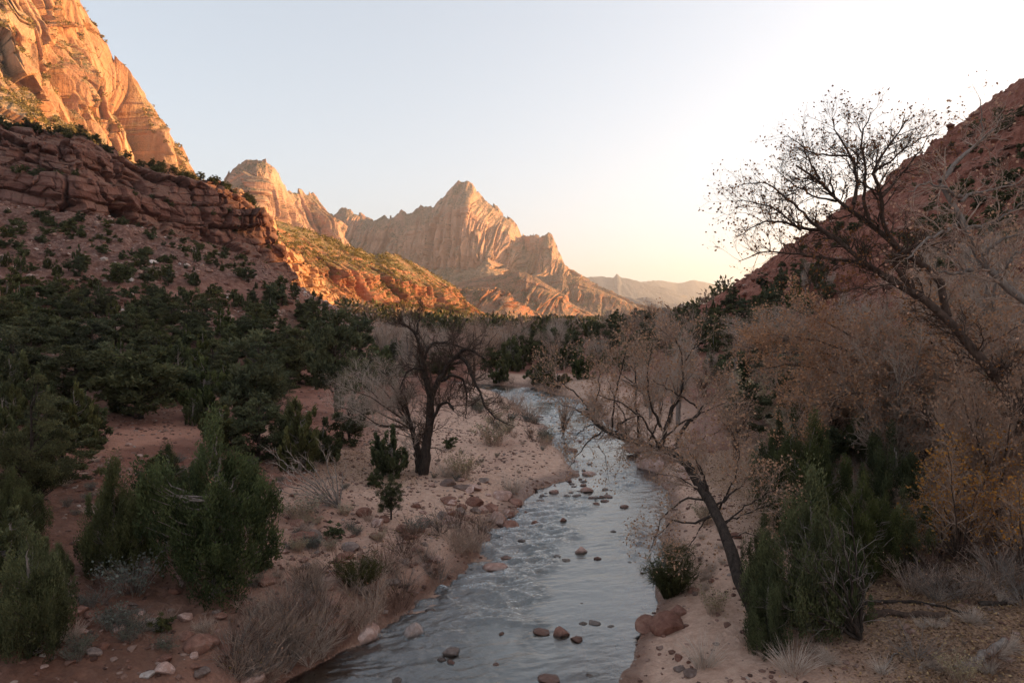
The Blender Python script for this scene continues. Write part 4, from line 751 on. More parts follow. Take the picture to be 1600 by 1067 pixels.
sapling(1470, 590, [(1400,520),(1430,490),(1460,470),(1500,460),(1540,470),(1580,500),(1600,450),(1560,420),(1380,560),(1520,420),(1450,540),(1350,520),(1330,560)], 23, B_twig, L_gold, 0.4, 0.10, 'yellowing tree behind the low crown of withered leaves', de=3, r=0.06, dens=1.0)
sapling(1280, 560, [(1180,500),(1210,480),(1240,470),(1280,460),(1320,470),(1350,500),(1170,540),(1220,520),(1300,510)], 24, B_twig, L_tan, 0.35, 0.10, 'hazy brown leafless tree below the red slope', de=3, r=0.06)
# dead grey bush on the bank, sticks fanning up
pD = at_ground(530, 795)
lD = [([pD, pD*0.5+W(x, y, pD[1]+e)*0.5+np.array([0, 0, 0.12]), W(x, y, pD[1]+e)], 0.045, 0.008) for x, y, e in [(415,700,0),(425,722,1),(440,745,-0.5),(430,765,0.8),(450,705,1),(475,712,0.4),(500,690,-0.4),(520,712,0.3),(470,770,-1),(445,785,0.5),(505,735,1),(540,725,0.6),(415,745,1.4),(455,730,-1)]]
bare_tree('dead_bush', pD, lD, [dict(dens=4, lr=(0.3, 0.9), ang=(20, 50), up=0.15, k=4, rf=0.6, rmax=0.012), dict(dens=6, lr=(0.12, 0.35), ang=(20, 55), up=0.05, k=3, rf=0.7, rmax=0.006)], 31, B_grey, B_pale, label='fallen dead bush with bare grey sticks fanning upward on the sand', cat='dead bush')
# dead grey tangle in front of the big juniper on the far bank
pE = at_ground(1345, 1000)
lE = [([pE, pE*0.5+W(x, y, pE[1]+e)*0.5+np.array([0, 0, 0.2]), W(x, y, pE[1]+e)], 0.05, 0.008) for x, y, e in [(1230,860,0),(1250,830,0.6),(1290,800,0.4),(1310,830,-0.4),(1215,900,0.2),(1200,945,-0.3),(1270,880,-0.8),(1330,790,0.2),(1350,860,-0.3),(1225,940,0.5),(1180,950,0),(1350,920,0.8),(1290,850,-0.6)]]
bare_tree('dead_bush', pE, lE, [dict(dens=3.6, lr=(0.4, 1.2), ang=(20, 60), up=0.0, k=5, rf=0.5, rmax=0.012), dict(dens=5, lr=(0.15, 0.5), ang=(20, 60), up=0.0, k=4, rf=0.7, rmax=0.006)], 32, B_dark, B_grey, L_tan, 0.04, 0.05, label='tangle of dead grey branches leaning on the dark juniper', cat='dead bush')
# more leafless trees: along the far bends and among the thickets
def mtree(seed, H, spread, nl, twig, leaf=None, lp=0.1, bark=None, stem=0.3):
    rg = np.random.default_rng(seed); L = []; 
    for i in range(nl):
        a = rg.uniform(0, 6.28); s = rg.uniform(0.3, 1)*spread; hh = H*rg.uniform(0.72, 1.0)*(1-0.25*s/spread); b = H*stem*rg.uniform(0.4, 1.2)
        L.append(([np.zeros(3), np.array([0.04*math.cos(a)*s, 0.04*math.sin(a)*s, b]), np.array([0.5*math.cos(a)*s, 0.5*math.sin(a)*s, b+(hh-b)*0.5]), np.array([math.cos(a)*s, math.sin(a)*s, hh])], 0.022*H, 0.008))
    tr, cr, allp = skeleton(L, [dict(dens=3.2, lr=(0.12*H, 0.27*H), ang=(22, 55), up=0.3, k=5, rf=0.5, rmax=0.04), dict(dens=5, lr=(0.06*H, 0.14*H), ang=(25, 60), up=0.15, k=4, rf=0.6, rmax=0.018), dict(dens=6, lr=(0.03*H, 0.07*H), ang=(25, 60), up=0.1, k=3, rf=0.8, rmax=0.014, tip=0.5)], rg)
    parts = [('trunk', tr.mesh('trunk', bark or B_brown)), ('crown', cr.mesh('crown', twig))]
    if leaf is not None:
        g = leaves_on(allp[-1][0], lp, 0.14, rg); lf = MB(); lf.add(*g); parts.append(('leaves', lf.mesh('leaves', leaf, False)))
    return parts, H, spread*2.3
MT = [mtree(41, 7, 2.6, 12, B_pale, bark=B_grey), mtree(42, 6, 2.6, 11, B_twig), mtree(43, 6.5, 2.4, 12, B_twig, L_tan, 0.2), mtree(44, 5, 2.6, 13, B_pale, L_tan, 0.12)]
def mput(i, px, pyb, pyt, wpx, label, d=None, group=None):
    parts, H, Wd = MT[i]; p = hit(px, pyb) if d is None else None
    if p is None: q_ = W(px, pyb, d or 90.0); p = np.array([q_[0], q_[1], gz_at(q_[0], q_[1])])
    h = W(px, pyt, p[1])[2]-p[2]; s = h/H; sw = wpx/F*p[1]/Wd; o = put('cottonwood' if h > 4 else 'sapling', parts, p-UP*0.1, (sw, sw, s), rng.uniform(0, 6.28)); tag(o, label, 'tree', group); return o
for a_ in [(0,962,560,472,75,'rounded brown leafless tree rising above the dark conifers far downstream',190), (1,1010,575,505,90,'grey brown leafless tree downstream of the dark conifers',120), (0,930,590,520,80,'pale leafless tree between dark conifers and the river bend',105), (1,860,580,520,60,'dusky leafless tree at the foot of the sunlit hills',150),
           (3,1010,640,540,150,'bushy pale leafless tree behind the leaning cottonwood',62), (0,1060,600,500,120,'white-barked leafless tree standing behind the leaning cottonwood',52), (1,740,580,478,110,'grey leafless tree right behind the dark twisted cottonwood',85), (1,700,570,500,90,'hazy leafless tree between twisted cottonwood and sunlit hill',110), (3,790,590,500,70,'small leafless tree at the hidden bend of the river',120),
           (0,640,560,478,80,'leafless tree with upright twigs behind the grey branch fan',95), (2,1100,640,560,110,'brown twiggy tree under the dark green slope',60), (2,1150,700,600,120,'tan leafy thicket tree beside the pale flowering brush',40), (1,1180,560,490,110,'dusky leafless tree on the shaded red slope',80), (2,1400,640,540,160,'brown withered tree between the two leaning trunks',30), (0,1330,560,470,140,'thin leafless tree high on the red slope',60), (2,1560,540,440,150,'russet leafless tree under the pale crooked trunk',32),
           (3,1500,620,530,140,'twiggy dry tree in the shade below the crooked trunk',27), (1,1450,440,340,110,'bare tree half hidden in the fan crown on the red slope',70), (1,1560,400,290,110,'bare shrub-like tree high on the red slope',75), (3,880,660,600,60,'low twiggy tree overhanging the river bend',56)]:
    mput(a_[0], a_[1], a_[2], a_[3], a_[4], a_[5], d=a_[6])

def mscatter(poly, n, kinds, hr, label, group, seed, dlim=(20, 400), wf=(0.8, 1.2), mind=2.0):
    rg = np.random.default_rng(seed); done = []
    for q_ in inside(poly, n*4, rg):
        if len(done) >= n: break
        p = hit(q_[0], q_[1])
        if p is None or p[2] < 0.4 or not (dlim[0] < p[1] < dlim[1]) or any((p[0]-o[0])**2+(p[1]-o[1])**2 < mind**2 for o in done): continue
        done.append(p); parts, H, Wd = MT[kinds[int(rg.integers(len(kinds)))]]; s = rg.uniform(*hr)/H; w = s*rg.uniform(*wf)
        tag(put('cottonwood' if hr[1] > 4 else 'sapling', parts, p-UP*0.1, (w, w, s), rg.uniform(0, 6.28)), label, 'tree', group)
def inside(poly, n, rg):
    P = np.array(poly, float); lo, hi = P.min(0), P.max(0); out = []
    while len(out) < n:
        q_ = rg.uniform(lo, hi); c_ = False
        for i in range(len(P)):
            (ax_, ay_), (bx, by) = P[i], P[(i+1) % len(P)]
            if (ay_ > q_[1]) != (by > q_[1]) and q_[0] < (bx-ax_)*(q_[1]-ay_)/(by-ay_)+ax_: c_ = not c_
        if c_: out.append(q_)
    return out
mscatter([(600,530),(760,530),(790,560),(760,600),(640,600),(580,560)], 26, [0,1,2], (5, 8), 'greyish leafless tree in the wood behind the twisted cottonwood', 'leafless trees behind the twisted cottonwood', 801, (55, 330))
mscatter([(780,522),(1080,520),(1090,545),(1000,600),(900,600),(780,560)], 20, [1,2,0], (5, 8.5), 'brown leafless tree in the bottomland downstream', 'leafless trees of the bottomland', 802, (100, 400), mind=3)
mscatter([(930,600),(1080,570),(1150,600),(1150,690),(1080,690),(1000,650)], 6, [0,3], (3, 5), 'pale leafless sapling on the outer bank behind the leaning tree', 'saplings behind the leaning tree', 803, (35, 120))
mscatter([(1150,560),(1600,540),(1600,760),(1400,760),(1180,660)], 17, [0,2,3,1], (3, 5.5), 'withered brown tree tangled in the far bank thicket', 'withered trees of the far bank thicket', 804, (22, 120))
mscatter([(1180,480),(1330,440),(1600,400),(1600,540),(1180,560)], 14, [1,0], (3, 5), 'small leafless tree on the lower part of the red slope', 'leafless trees on the lower red slope', 805, (30, 160))
mscatter([(1380,820),(1600,800),(1600,900),(1420,890)], 8, [2,3], (1.6, 2.8), 'knee-high leafy sapling at the back of the leaf clearing', 'saplings at the back of the leaf clearing', 806, (12, 60), mind=1)

MT += [mtree(45, 9, 4.0, 15, B_pale, L_tan, 0.45, bark=B_grey, stem=0.22), mtree(46, 9, 4.2, 14, B_twig, L_tan, 0.6, bark=B_brown, stem=0.25)]
for a_ in [(5,1300,700,480,260,'broad tan-leaved cottonwood rising from the thicket under the fan of branches',36), (4,1400,740,440,260,'wide pale-branched cottonwood between the two leaning trunks, few leaves left',28), (4,1530,700,330,300,'pale-branched cottonwood in front of the red slope by the crooked trunk',34), (5,1560,800,520,260,'russet-leaved tree between leaning trunk and picture edge',22), (4,1220,620,470,220,'silvery leafless tree at the head of the thicket',60), (5,1480,640,400,260,'rust-coloured cottonwood high on the bank below the slope',46)]:
    mput(a_[0], a_[1], a_[2], a_[3], a_[4], a_[5], d=a_[6])
# ------------------------------------------------------------ evergreens with a face of their own
for a_ in [
 ('J',335,925,640,205,'juniper','tall feathery green juniper with grey dead twigs on the near bank',0), ('K',182,895,715,135,'juniper','round dark juniper left of the feathery green one',0), ('J',270,800,690,90,'juniper','slim juniper wedged between the round dark one and the feathery one',1),
 ('p',405,722,610,120,'pinyon','low dark pinyon directly behind the feathery juniper',4), ('j',350,705,625,70,'juniper','dark juniper on the path edge behind the feathery one',3), ('K',455,712,625,80,'juniper','full dark juniper left of the small pointed one',1), ('p',545,692,600,85,'pinyon','dark pinyon between the pointed juniper and the grey branch fan',5), ('j',505,720,650,55,'juniper','slender juniper right of the small pointed one',4), ('p',100,755,640,130,'pinyon','pinyon in front of the path and right of the layered one',4), ('j',15,900,790,100,'juniper','ragged juniper at the picture edge over the corner juniper',4), ('P',420,650,560,110,'pinyon','round-headed pinyon at the upper end of the clearing',1), ('s',250,735,700,60,'bush','dark bush on the path edge above the round juniper',3), ('s',150,700,668,60,'bush','dusky bush on the red slope by the path',4),
 ('P',52,800,575,160,'pinyon','large dark pinyon with layered boughs at the picture edge above the terrace',0), ('K',45,1020,815,150,'juniper','olive juniper filling the lower corner of the slope',1), ('K',25,850,730,90,'juniper','yellowish juniper between the corner juniper and layered pinyon',0),
 ('p',220,655,515,160,'pinyon','broad rounded pinyon behind the red dirt path',0), ('g',322,655,550,62,'juniper','brighter green juniper beside the rounded pinyon',0), ('p',405,668,500,145,'pinyon','dark pinyon behind the tip of the feathery juniper',1), ('p',525,650,468,105,'pinyon','tallest dark pinyon above the grey dead bush',2),
 ('j',468,735,620,70,'juniper','small pointed juniper behind the grey dead bush',0), ('j',610,745,655,60,'juniper','small juniper under the grey branch fan',1), ('P',610,812,738,50,'pinyon','little pinyon alone on the sand below the twisted cottonwood',1), ('j',302,665,615,30,'juniper','tiny juniper at the top of the dirt path',2), ('s',588,760,722,36,'bush','round grey green bush next to the little juniper by the sand',0),
 ('j',600,600,535,75,'juniper','bright green rounded juniper behind the twisted cottonwood',1), ('p',560,560,490,80,'pinyon','dark pinyon on the brow of the slope above the cottonwood',3), ('p',470,600,500,100,'pinyon','dark pinyon between two taller pinyons on the lower slope',3), ('p',120,640,530,130,'pinyon','dense pinyon left of the broad rounded one',2), ('p',20,600,500,130,'pinyon','pinyon crowding the picture edge above the layered one',1),
 ('j',120,690,610,100,'bush','grey green bush above the rocky red bank',0),
 # beyond the bend
 ('p',830,570,512,44,'conifer','dark conifer nearest the hidden bend of the river',0), ('p',868,572,505,46,'conifer','dark conifer with pointed top near the middle of the far grove',1), ('p',897,570,512,40,'conifer','dark conifer closing the gap in the far grove',2), ('p',945,570,495,60,'conifer','tallest dark conifer of the far grove',3), ('g',910,592,535,40,'juniper','light green cone-shaped juniper before the far grove',1),
 ('j',800,580,525,40,'juniper','dark juniper at the near end of the far grove',0), ('j',845,600,560,50,'juniper','low dark juniper above the red cut bank',1), ('p',985,580,520,50,'conifer','dark conifer behind the grey leafless trees',0), ('p',1010,560,498,50,'conifer','dark conifer at the foot of the red hill',2), ('j',870,605,575,46,'bush','low olive bush at the top of the red cut bank',2), ('j',780,600,560,34,'bush','dark bush above the river bend',1),
 # far bank
 ('K',1235,815,640,120,'juniper','dark upright juniper behind the leaning trunk',1), ('K',1262,985,735,180,'juniper','large dark juniper behind the dead branch tangle',0), ('j',1385,765,640,60,'juniper','dark columnar juniper standing by the leaf-covered path',0), ('J',1215,790,640,60,'juniper','narrow bright tipped juniper above the leaning trunk',1), ('K',1335,880,770,90,'juniper','dense juniper between the pale brush and the dead tangle',1),
 ('K',1200,1020,880,90,'juniper','low juniper at the foot of the leaning trunk',1), ('j',1590,720,640,60,'juniper','dark juniper deep in shade at the picture edge',2), ('J',1310,965,800,110,'juniper','tallest plume-topped juniper of the far bank group behind the dead tangle',1), ('K',1405,880,765,95,'juniper','dense juniper at the back of the leaf clearing beside the golden tree',1), ('K',1190,930,800,70,'juniper','juniper hugging the leaning trunk halfway up',0), ('K',1350,720,630,90,'juniper','rounded juniper at the top of the leaf-covered path',1), ('J',1262,850,640,115,'juniper','green juniper with a split top rising behind the dark upright one',0), ('K',1395,815,665,120,'juniper','wide green juniper where the leaf-covered path ends',1), ('J',1345,905,735,100,'juniper','feathery juniper directly above the dead branch tangle',0), ('p',1165,690,590,90,'pinyon','dark pinyon beyond the big pink boulder',2), ('p',1240,650,540,110,'pinyon','dark pinyon showing through the leafless crowns by the khaki brush',3), ('j',1150,610,540,70,'juniper','juniper at the upper edge of the pale saplings',2),
 ('K',1450,700,610,100,'juniper','dark juniper in shadow beneath the crown of withered leaves',0), ('K',1550,640,540,110,'juniper','broad dark juniper under the crooked pale trunk',1),
 ('K',90,905,850,60,'juniper','small juniper between the corner juniper and the round dark one',0), ('s',410,890,850,60,'bush','low green bush at the foot of the feathery juniper',1), ('s',250,985,955,50,'bush','low dark bush among the rubble stones',2), ('K',385,800,735,50,'juniper','small dark juniper touching the back of the feathery one',0), ('s',520,840,812,46,'bush','green bush at the head of the stony bank',0), ('s',700,700,680,36,'bush','dark bush on the sand behind the twisted cottonwood',1),
 ('p',1430,700,600,90,'pinyon','shaded pinyon behind the leaning trunk of the withered tree',1), ('p',1300,740,660,90,'juniper','shaded juniper above the dark upright one',2)]:
    conifer_px(a_[0], a_[1], a_[2], a_[3], a_[4], a_[6], a_[5], a_[7])
# ------------------------------------------------------------ scattered evergreens: every one an object
def scatter(poly, n, keys, hr, name, label, group, seed, wf=(0.85, 1.2), mind=0.0, dlim=(12, 400), clump=True):
    rg = np.random.default_rng(seed); done = []
    for q_ in inside(poly, n*6, rg):
        if len(done) >= n: break
        p = hit(q_[0], q_[1])
        if p is None or not (dlim[0] < p[1] < dlim[1]): continue
        if clump and fbm(np.array([p[0]/14]), np.array([p[1]/14]), o=2, s=seed)[0] < rg.uniform(-0.5, 0.25): continue
        if any((p[0]-o[0])**2+(p[1]-o[1])**2 < mind**2 for o in done): continue
        done.append(p); k = keys[int(rg.integers(len(keys)))]; h = rg.uniform(*hr); P = PROTO[k][0]
        put_conifer(k, p, h, h*P[3]/P[2]*rg.uniform(*wf), label, name, group, rg=rg)
    return done
scatter([(0,488),(0,640),(140,620),(420,650),(560,640),(620,560),(560,500),(420,470),(250,470),(100,470)], 175, 'ppjpgps', (2.2, 4.4), 'pinyon', 'dark evergreen packed into the wood at the foot of the scree slope', 'evergreens of the wood below the scree', 301, mind=1.7, dlim=(38, 230))
scatter([(0,400),(0,490),(250,480),(430,480),(560,500),(500,455),(440,410),(360,400),(200,420)], 70, 'pspjs', (1.2, 3.6), 'juniper', 'dark juniper dotted over the middle of the shaded scree', 'junipers on the middle scree', 302, mind=1.6)
scatter([(0,335),(0,400),(200,420),(440,420),(400,395),(300,370),(180,345)], 105, 's', (0.8, 2.4), 'shrub', 'low dark bush on the stony scree under the ledges', 'bushes on the upper scree', 303)
scatter([(560,500),(640,525),(780,560),(780,590),(640,600),(560,560)], 16, 'pjj', (3, 5), 'pinyon', 'dark evergreen in the low ground past the shaded spur', 'evergreens past the shaded spur', 304, dlim=(60, 300))
scatter([(1075,500),(1150,470),(1230,440),(1290,440),(1290,480),(1180,540),(1090,560)], 46, 'pjpg', (3.0, 5.4), 'pinyon', 'dark green tree massed at the foot of the red slope', 'evergreens at the foot of the red slope', 305, mind=2.2)
scatter([(780,520),(1110,515),(1110,545),(780,550)], 34, 'pjp', (3.5, 6.0), 'conifer', 'dark tree in the distant green band under the peaks', 'trees of the distant green band', 315, mind=3, dlim=(120, 400), clump=False)
scatter([(790,545),(1060,540),(1060,600),(860,600),(790,585)], 30, 'pj', (3.0, 5.0), 'conifer', 'dark conifer within the grove across the river bend', 'conifers of the grove across the bend', 306, mind=2.0, dlim=(90, 330))
scatter([(1150,470),(1220,410),(1600,150),(1600,420),(1290,440)], 105, 's', (0.7, 1.9), 'shrub', 'small dark bush scattered on the bare red slope', 'bushes on the bare red slope', 307)
scatter([(1100,570),(1600,540),(1600,760),(1400,700),(1250,690),(1150,660)], 44, 'pjpjg', (2.3, 4.3), 'juniper', 'dark juniper in the shaded thicket under the cottonwoods', 'junipers in the shaded thicket', 308, mind=1.8)
scatter([(0,600),(120,640),(130,720),(0,740)], 8, 'jp', (2, 3.6), 'juniper', 'evergreen behind the large layered pinyon', 'evergreens behind the layered pinyon', 309, dlim=(20, 90), mind=1.5)
# bushes on the ledges
S_ = LEDGE.reshape(-1, 3); px_, py_ = proj(S_); rowi = np.repeat(np.arange(LEDGE.shape[0]), LEDGE.shape[1])
nb0 = LEDGE.shape[0]
okk = np.nonzero((px_ > 0) & (px_ < 452))[0]; rg = np.random.default_rng(310)
rim_i = okk[(rowi[okk] >= 13) & (rowi[okk] < 32)]; mid_i = okk[(rowi[okk] > 14+128) & (rowi[okk] < 14+146)]
for sel, n, lab, grp, hr in ((rim_i, 95, 'small dark evergreen on the rim above the red ledges', 'evergreens on the ledge rim', (1.0, 3.4)), (mid_i, 30, 'low bush on the shelf between two rock bands', 'bushes on the shelf between the rock bands', (0.9, 2.0))):
    for i in rg.choice(sel, n, replace=False):
        h = rg.uniform(*hr); put_conifer('s' if h < 2.4 else 'p', S_[i], h, None, lab, 'shrub' if h < 2.4 else 'pinyon', grp, rg=rg)
# brush on the sunlit hill and far aprons: too many to count, one mass each
def brush_mass(name, S, n, hr, mat, seed, cond=None, flat=0.45):
    rg = np.random.default_rng(seed); nr, nc = S.shape[:2]; du = np.gradient(S, axis=1); dv = np.gradient(S, axis=0); N = nrm(np.cross(du, dv)); N = N*np.sign(N[..., 2:3]+1e-9)
    P = S.reshape(-1, 3); px_, py_ = proj(P); ok = (N.reshape(-1, 3)[:, 2] > flat) & (px_ > -40) & (px_ < 1640) & (py_ > 0)
    ok &= np.repeat(np.arange(nr), nc) > 12
    w = ok*np.linalg.norm(P[:, :2], axis=1)**0.0*np.clip(0.25+fbm(P[:, 0]/30, P[:, 1]/30, o=2, s=seed), 0.02, 2); A_r = np.linalg.norm(np.cross(du, dv), axis=-1).ravel(); w = w*A_r; w /= w.sum()
    i = rg.choice(len(P), n, p=w); C = P[i]; h = rg.uniform(hr[0], hr[1], n)*rg.random(n)**0.4
    m = 26; V0 = rg.normal(size=(n, m, 3)); V0 = nrm(V0)*rg.random((n, m, 1))**0.4; V0[..., 2] = V0[..., 2]*0.5+0.42; cen = C[:, None]+V0*h[:, None, None]*np.array([0.62, 0.62, 0.9])
    D = V0-np.array([0, 0, 0.3])+rg.normal(0, 0.3, V0.shape); L = (h[:, None]*rg.uniform(0.35, 0.6, (n, m))).ravel(); tint = np.repeat(np.clip(rg.uniform(0.1, 0.8, (n, 1))+rg.normal(0, 0.12, (n, m)), 0, 1).ravel(), 4)
    V_, F_ = cards(cen.reshape(-1, 3), D.reshape(-1, 3), L, L*0.75, rg); b = MB(); b.add(V_, F_, tint); tag(link(name, b.mesh(name, mat, False)), kind='stuff')
L_scrub = leafm('hill_scrub', (0.10, 0.07, 0.02), (0.40, 0.27, 0.075), 0.2)
brush_mass('undergrowth', HILL, 6500, (1.2, 3.2), L_scrub, 401, flat=0.58)
brush_mass('undergrowth', HIGH, 4500, (2.0, 5.5), L_scrub, 402, flat=0.62)
rg = np.random.default_rng(410); n_ = 9000; yy = rg.uniform(215, 900, n_); xx = rg.uniform(-0.25, 0.32, n_)*yy; zz = ground_h(xx, yy); mk = river_sd(xx, yy) > 3
FL = np.stack([xx, yy, zz], 1)[mk]; hh = rg.uniform(2.0, 6.5, len(FL))*rg.random(len(FL))**0.3; m_ = 34; V0 = nrm(rg.normal(size=(len(FL), m_, 3)))*rg.random((len(FL), m_, 1))**0.4; V0[..., 2] = V0[..., 2]*0.5+0.45
cen = FL[:, None]+V0*hh[:, None, None]*np.array([0.55, 0.55, 1.0]); L_ = (hh[:, None]*rg.uniform(0.2, 0.42, (len(FL), m_))).ravel(); V_, F_ = cards(cen.reshape(-1, 3), (V0+rg.normal(0, 0.4, V0.shape)).reshape(-1, 3), L_, L_*0.5, rg)
for nm_, mt_, lo_, hi_ in (('undergrowth', leafm('valley_scrub', (0.03, 0.035, 0.016), (0.13, 0.125, 0.05), 0.1), 0, 0.55), ('undergrowth', leafm('valley_brush', (0.13, 0.085, 0.06), (0.33, 0.23, 0.17), 0.1), 0.55, 1.01)):
    kk = rg.random(len(FL)) if nm_ == 'x' else np.random.default_rng(411).random(len(FL)); sel = (kk >= lo_) & (kk < hi_); Vq = V_.reshape(len(FL), m_*4, 3)[sel].reshape(-1, 3); b_ = MB(); b_.add(Vq, np.arange(len(Vq)).reshape(-1, 4), np.repeat(rg.random(len(Vq)//4), 4)); tag(link(nm_, b_.mesh(nm_, mt_, False)), kind='stuff')
# ------------------------------------------------------------ shrubs and grasses
SH = {
 'dry': [shrub(500+i, 1.1, 0.7, [26, 40, 18][i], [dict(dens=5, lr=(0.12, 0.45), ang=(20, 60), up=0.15, k=4, rf=0.7, rmax=0.007), dict(dens=5, lr=(0.06, 0.18), ang=(20, 60), up=0.1, k=3, rf=0.8, rmax=0.005)], [B_red, B_twig, B_brown][i], [L_brown, L_tan, L_yel][i], 0.16, 0.045, r=0.011, lean=0.6) for i in range(3)],
 'willow': [shrub(510+i, 1.6, 0.8, 30, [dict(dens=3, lr=(0.2, 0.7), ang=(15, 45), up=0.2, k=4, rf=0.7, rmax=0.008), dict(dens=4, lr=(0.08, 0.25), ang=(20, 50), up=0.1, k=3, rf=0.8, rmax=0.005)], [B_pale, B_twig, B_grey][i], L_tan, 0.06, 0.045, r=0.012, lean=0.8) for i in range(3)],
 'rabbit': [shrub(520+i, 0.8, 0.5, 90, [dict(dens=7, lr=(0.1, 0.25), ang=(15, 40), up=0.3, k=4, rf=0.6, rmax=0.004)], B_twig, L_pale, 0.9, 0.045, 2, r=0.005) for i in range(2)],
 'yellow': [shrub(530+i, 0.6, 0.4, 70, [dict(dens=7, lr=(0.1, 0.2), ang=(15, 40), up=0.3, k=4, rf=0.6, rmax=0.004)], B_twig, L_yel, 0.5, 0.04, 1, r=0.005) for i in range(1)],
 'sage': [shrub(540+i, 0.7, 0.45, 60, [dict(dens=9, lr=(0.08, 0.25), ang=(20, 50), up=0.25, k=4, rf=0.6, rmax=0.004)], B_grey, L_sage, 0.9, 0.045, 2, r=0.006) for i in range(2)],
 'reed': [shrub(550+i, 0.9, 0.5, 420, [dict(dens=3, lr=(0.15, 0.4), ang=(8, 25), up=0.3, k=4, rf=0.8, rmax=0.004)], L_reed, L_reed, 0.8, 0.22, 2, lean=0.6, r=0.006, wf=0.08) for i in range(1)],
 'straw': [shrub(560+i, 0.6, 0.35, 160, [], B_pale, None, lean=0.7, r=0.004, droop=0.04) for i in range(1)],
 'stick': [shrub(570+i, 1.2, 0.5, 26, [dict(dens=5, lr=(0.2, 0.5), ang=(20, 55), up=0.1, k=4, rf=0.6, rmax=0.006), dict(dens=6, lr=(0.08, 0.2), ang=(20, 55), up=0.1, k=3, rf=0.7, rmax=0.004)], B_grey, None, r=0.010, lean=0.9) for i in range(2)],
}
NM = dict(dry='bush', willow='willow_bush', rabbit='brush_plant', yellow='flowering_bush', sage='sage_bush', reed='reed_clump', straw='grass_tuft', stick='twig_bush')
SHH = dict(dry=1.1, willow=1.6, rabbit=.8, yellow=.6, sage=.7, reed=.9, straw=.6, stick=1.2)
def sput(k, p, h, label, group=None, wf=1.0, rg=rng, tilt=0.0):
    v = SH[k]; s = h/SHH[k]; o = put(NM[k], v[int(rg.integers(len(v)))], p, (s*wf, s*wf, s), rg.uniform(0, 6.28), (rg.normal(0, tilt+1e-6), rg.normal(0, tilt+1e-6))); tag(o, label, 'bush' if k not in ('straw', 'reed') else 'grass clump', group); return o
def sput_px(k, px, py, hpx, label, wf=1.0):
    p = hit(px, py); return sput(k, p, hpx/F*p[1], label, wf=wf)
for a_ in [('reed',1048,930,60,'dark green reed clump on the water edge under the sandy bank',1.0), ('reed',1058,885,36,'smaller reed clump above the dark green one',1.0), ('reed',560,918,44,'olive grass clump hanging over the shallow bank water',1.2), ('rabbit',1180,650,70,'pale seed-headed brush below the brown thicket',1.3), ('rabbit',1380,815,60,'pale grey brush beside the golden leafed tree',1.6), ('rabbit',770,695,44,'whitish brush at the back of the sand bar',1.2),
          ('sage',205,925,60,'grey blue sage bush under the round dark juniper',1.3), ('sage',180,985,40,'small sage bush on the red stones below the larger one',1.2), ('yellow',185,905,28,'yellow flowering bush behind the grey blue sage',1.2), ('yellow',470,1000,34,'yellowed bush within the dry brush near the flat boulder',1.2), ('straw',1240,1050,56,'spiky straw-coloured yucca near the foot of the leaning trunk',1.3), ('straw',1100,1040,60,'tall dry grass tuft on the near sand',1.0), ('dry',1170,1010,40,'dark dry bush at the foot of the leaning trunk',1.2),
          ('straw',700,745,38,'straw tuft on the sand by the twisted cottonwood',1.0), ('rabbit',722,748,46,'yellowish bush on the sand bar right of the twisted cottonwood',1.0), ('straw',800,770,40,'upright dry grass among the bank stones',1.0), ('sage',655,830,26,'low grey green bush by the little pinyon',1.5), ('rabbit',470,810,40,'pale grass bush below the grey dead bush',1.6), ('dry',1545,1050,50,'dry brown bush in the corner of the leaf litter',1.3), ('stick',1430,1030,60,'grey twig bush lying in the leaf litter',1.4), ('rabbit',1500,1065,44,'yellow green tuft at the bottom edge of the leaf litter',1.2),
          ('stick',1310,900,60,'grey twigs against the dark juniper',1.3), ('stick',160,940,40,'thin grey twigs over the red stones',1.3), ('dry',825,655,40,'russet bush on the tip of the inner bank',1.3), ('dry',800,640,40,'russet bush farther up the inner bank',1.4), ('dry',835,690,34,'dark russet bush leaning toward the bend',1.3), ('rabbit',1115,960,46,'thin dry bush on the sandy strip',0.9), ('rabbit',1105,820,40,'dry bush between the river and the leaning trunk',1.0)]:
    sput_px(a_[0], a_[1], a_[2], a_[3], a_[4], a_[5])
def sscatter(poly, n, keys, hr, label, group, seed, wf=1.0, tilt=0.1, dlim=(10, 300), minz=0.12, spread=None):
    rg = np.random.default_rng(seed); c_ = 0
    for q_ in inside(poly, n*2, rg):
        p = hit(q_[0], q_[1])
        if p is None or p[2] < minz or not (dlim[0] < p[1] < dlim[1]): continue
        k = keys[int(rg.integers(len(keys)))]; sput(k, p, rg.uniform(*hr), label[k] if isinstance(label, dict) else label, (group+' '+NM[k]) if isinstance(label, dict) else group, wf, rg, tilt); c_ += 1
        if c_ >= n: break
BR = dict(dry='red brown dry bush in the brush strip along the near bank', willow='grey brown leafless willow bush in the strip along the near bank')
sscatter([(340,1067),(360,1000),(430,940),(520,870),(600,840),(700,800),(770,820),(752,858),(705,900),(642,950),(562,1000),(530,1035),(465,1067)], 85, ['dry','dry','willow'], (0.5, 1.3), BR, 'bank strip', 601, 1.1, 0.25)
sscatter([(340,1067),(370,1010),(450,960),(530,960),(500,1040),(440,1067)], 26, ['willow'], (0.9, 1.3), 'tall fallen-over willow bush at the bottom of the near bank', 'willow bushes at the bottom of the near bank', 602, 1.1, 0.3)
sscatter([(770,600),(860,600),(960,650),(900,640),(830,618)], 26, ['dry'], (0.7, 1.3), 'russet brush along the cut bank at the bend', 'russet brush at the bend', 603, 1.3, minz=0.2)
sscatter([(740,620),(800,630),(845,670),(860,700),(800,690),(740,660)], 34, ['dry','rabbit','sage'], (0.5, 1.0), dict(dry='russet bush behind the sand bar', rabbit='pale bush behind the sand bar', sage='grey green bush behind the sand bar'), 'behind the sand bar', 604, 1.2)
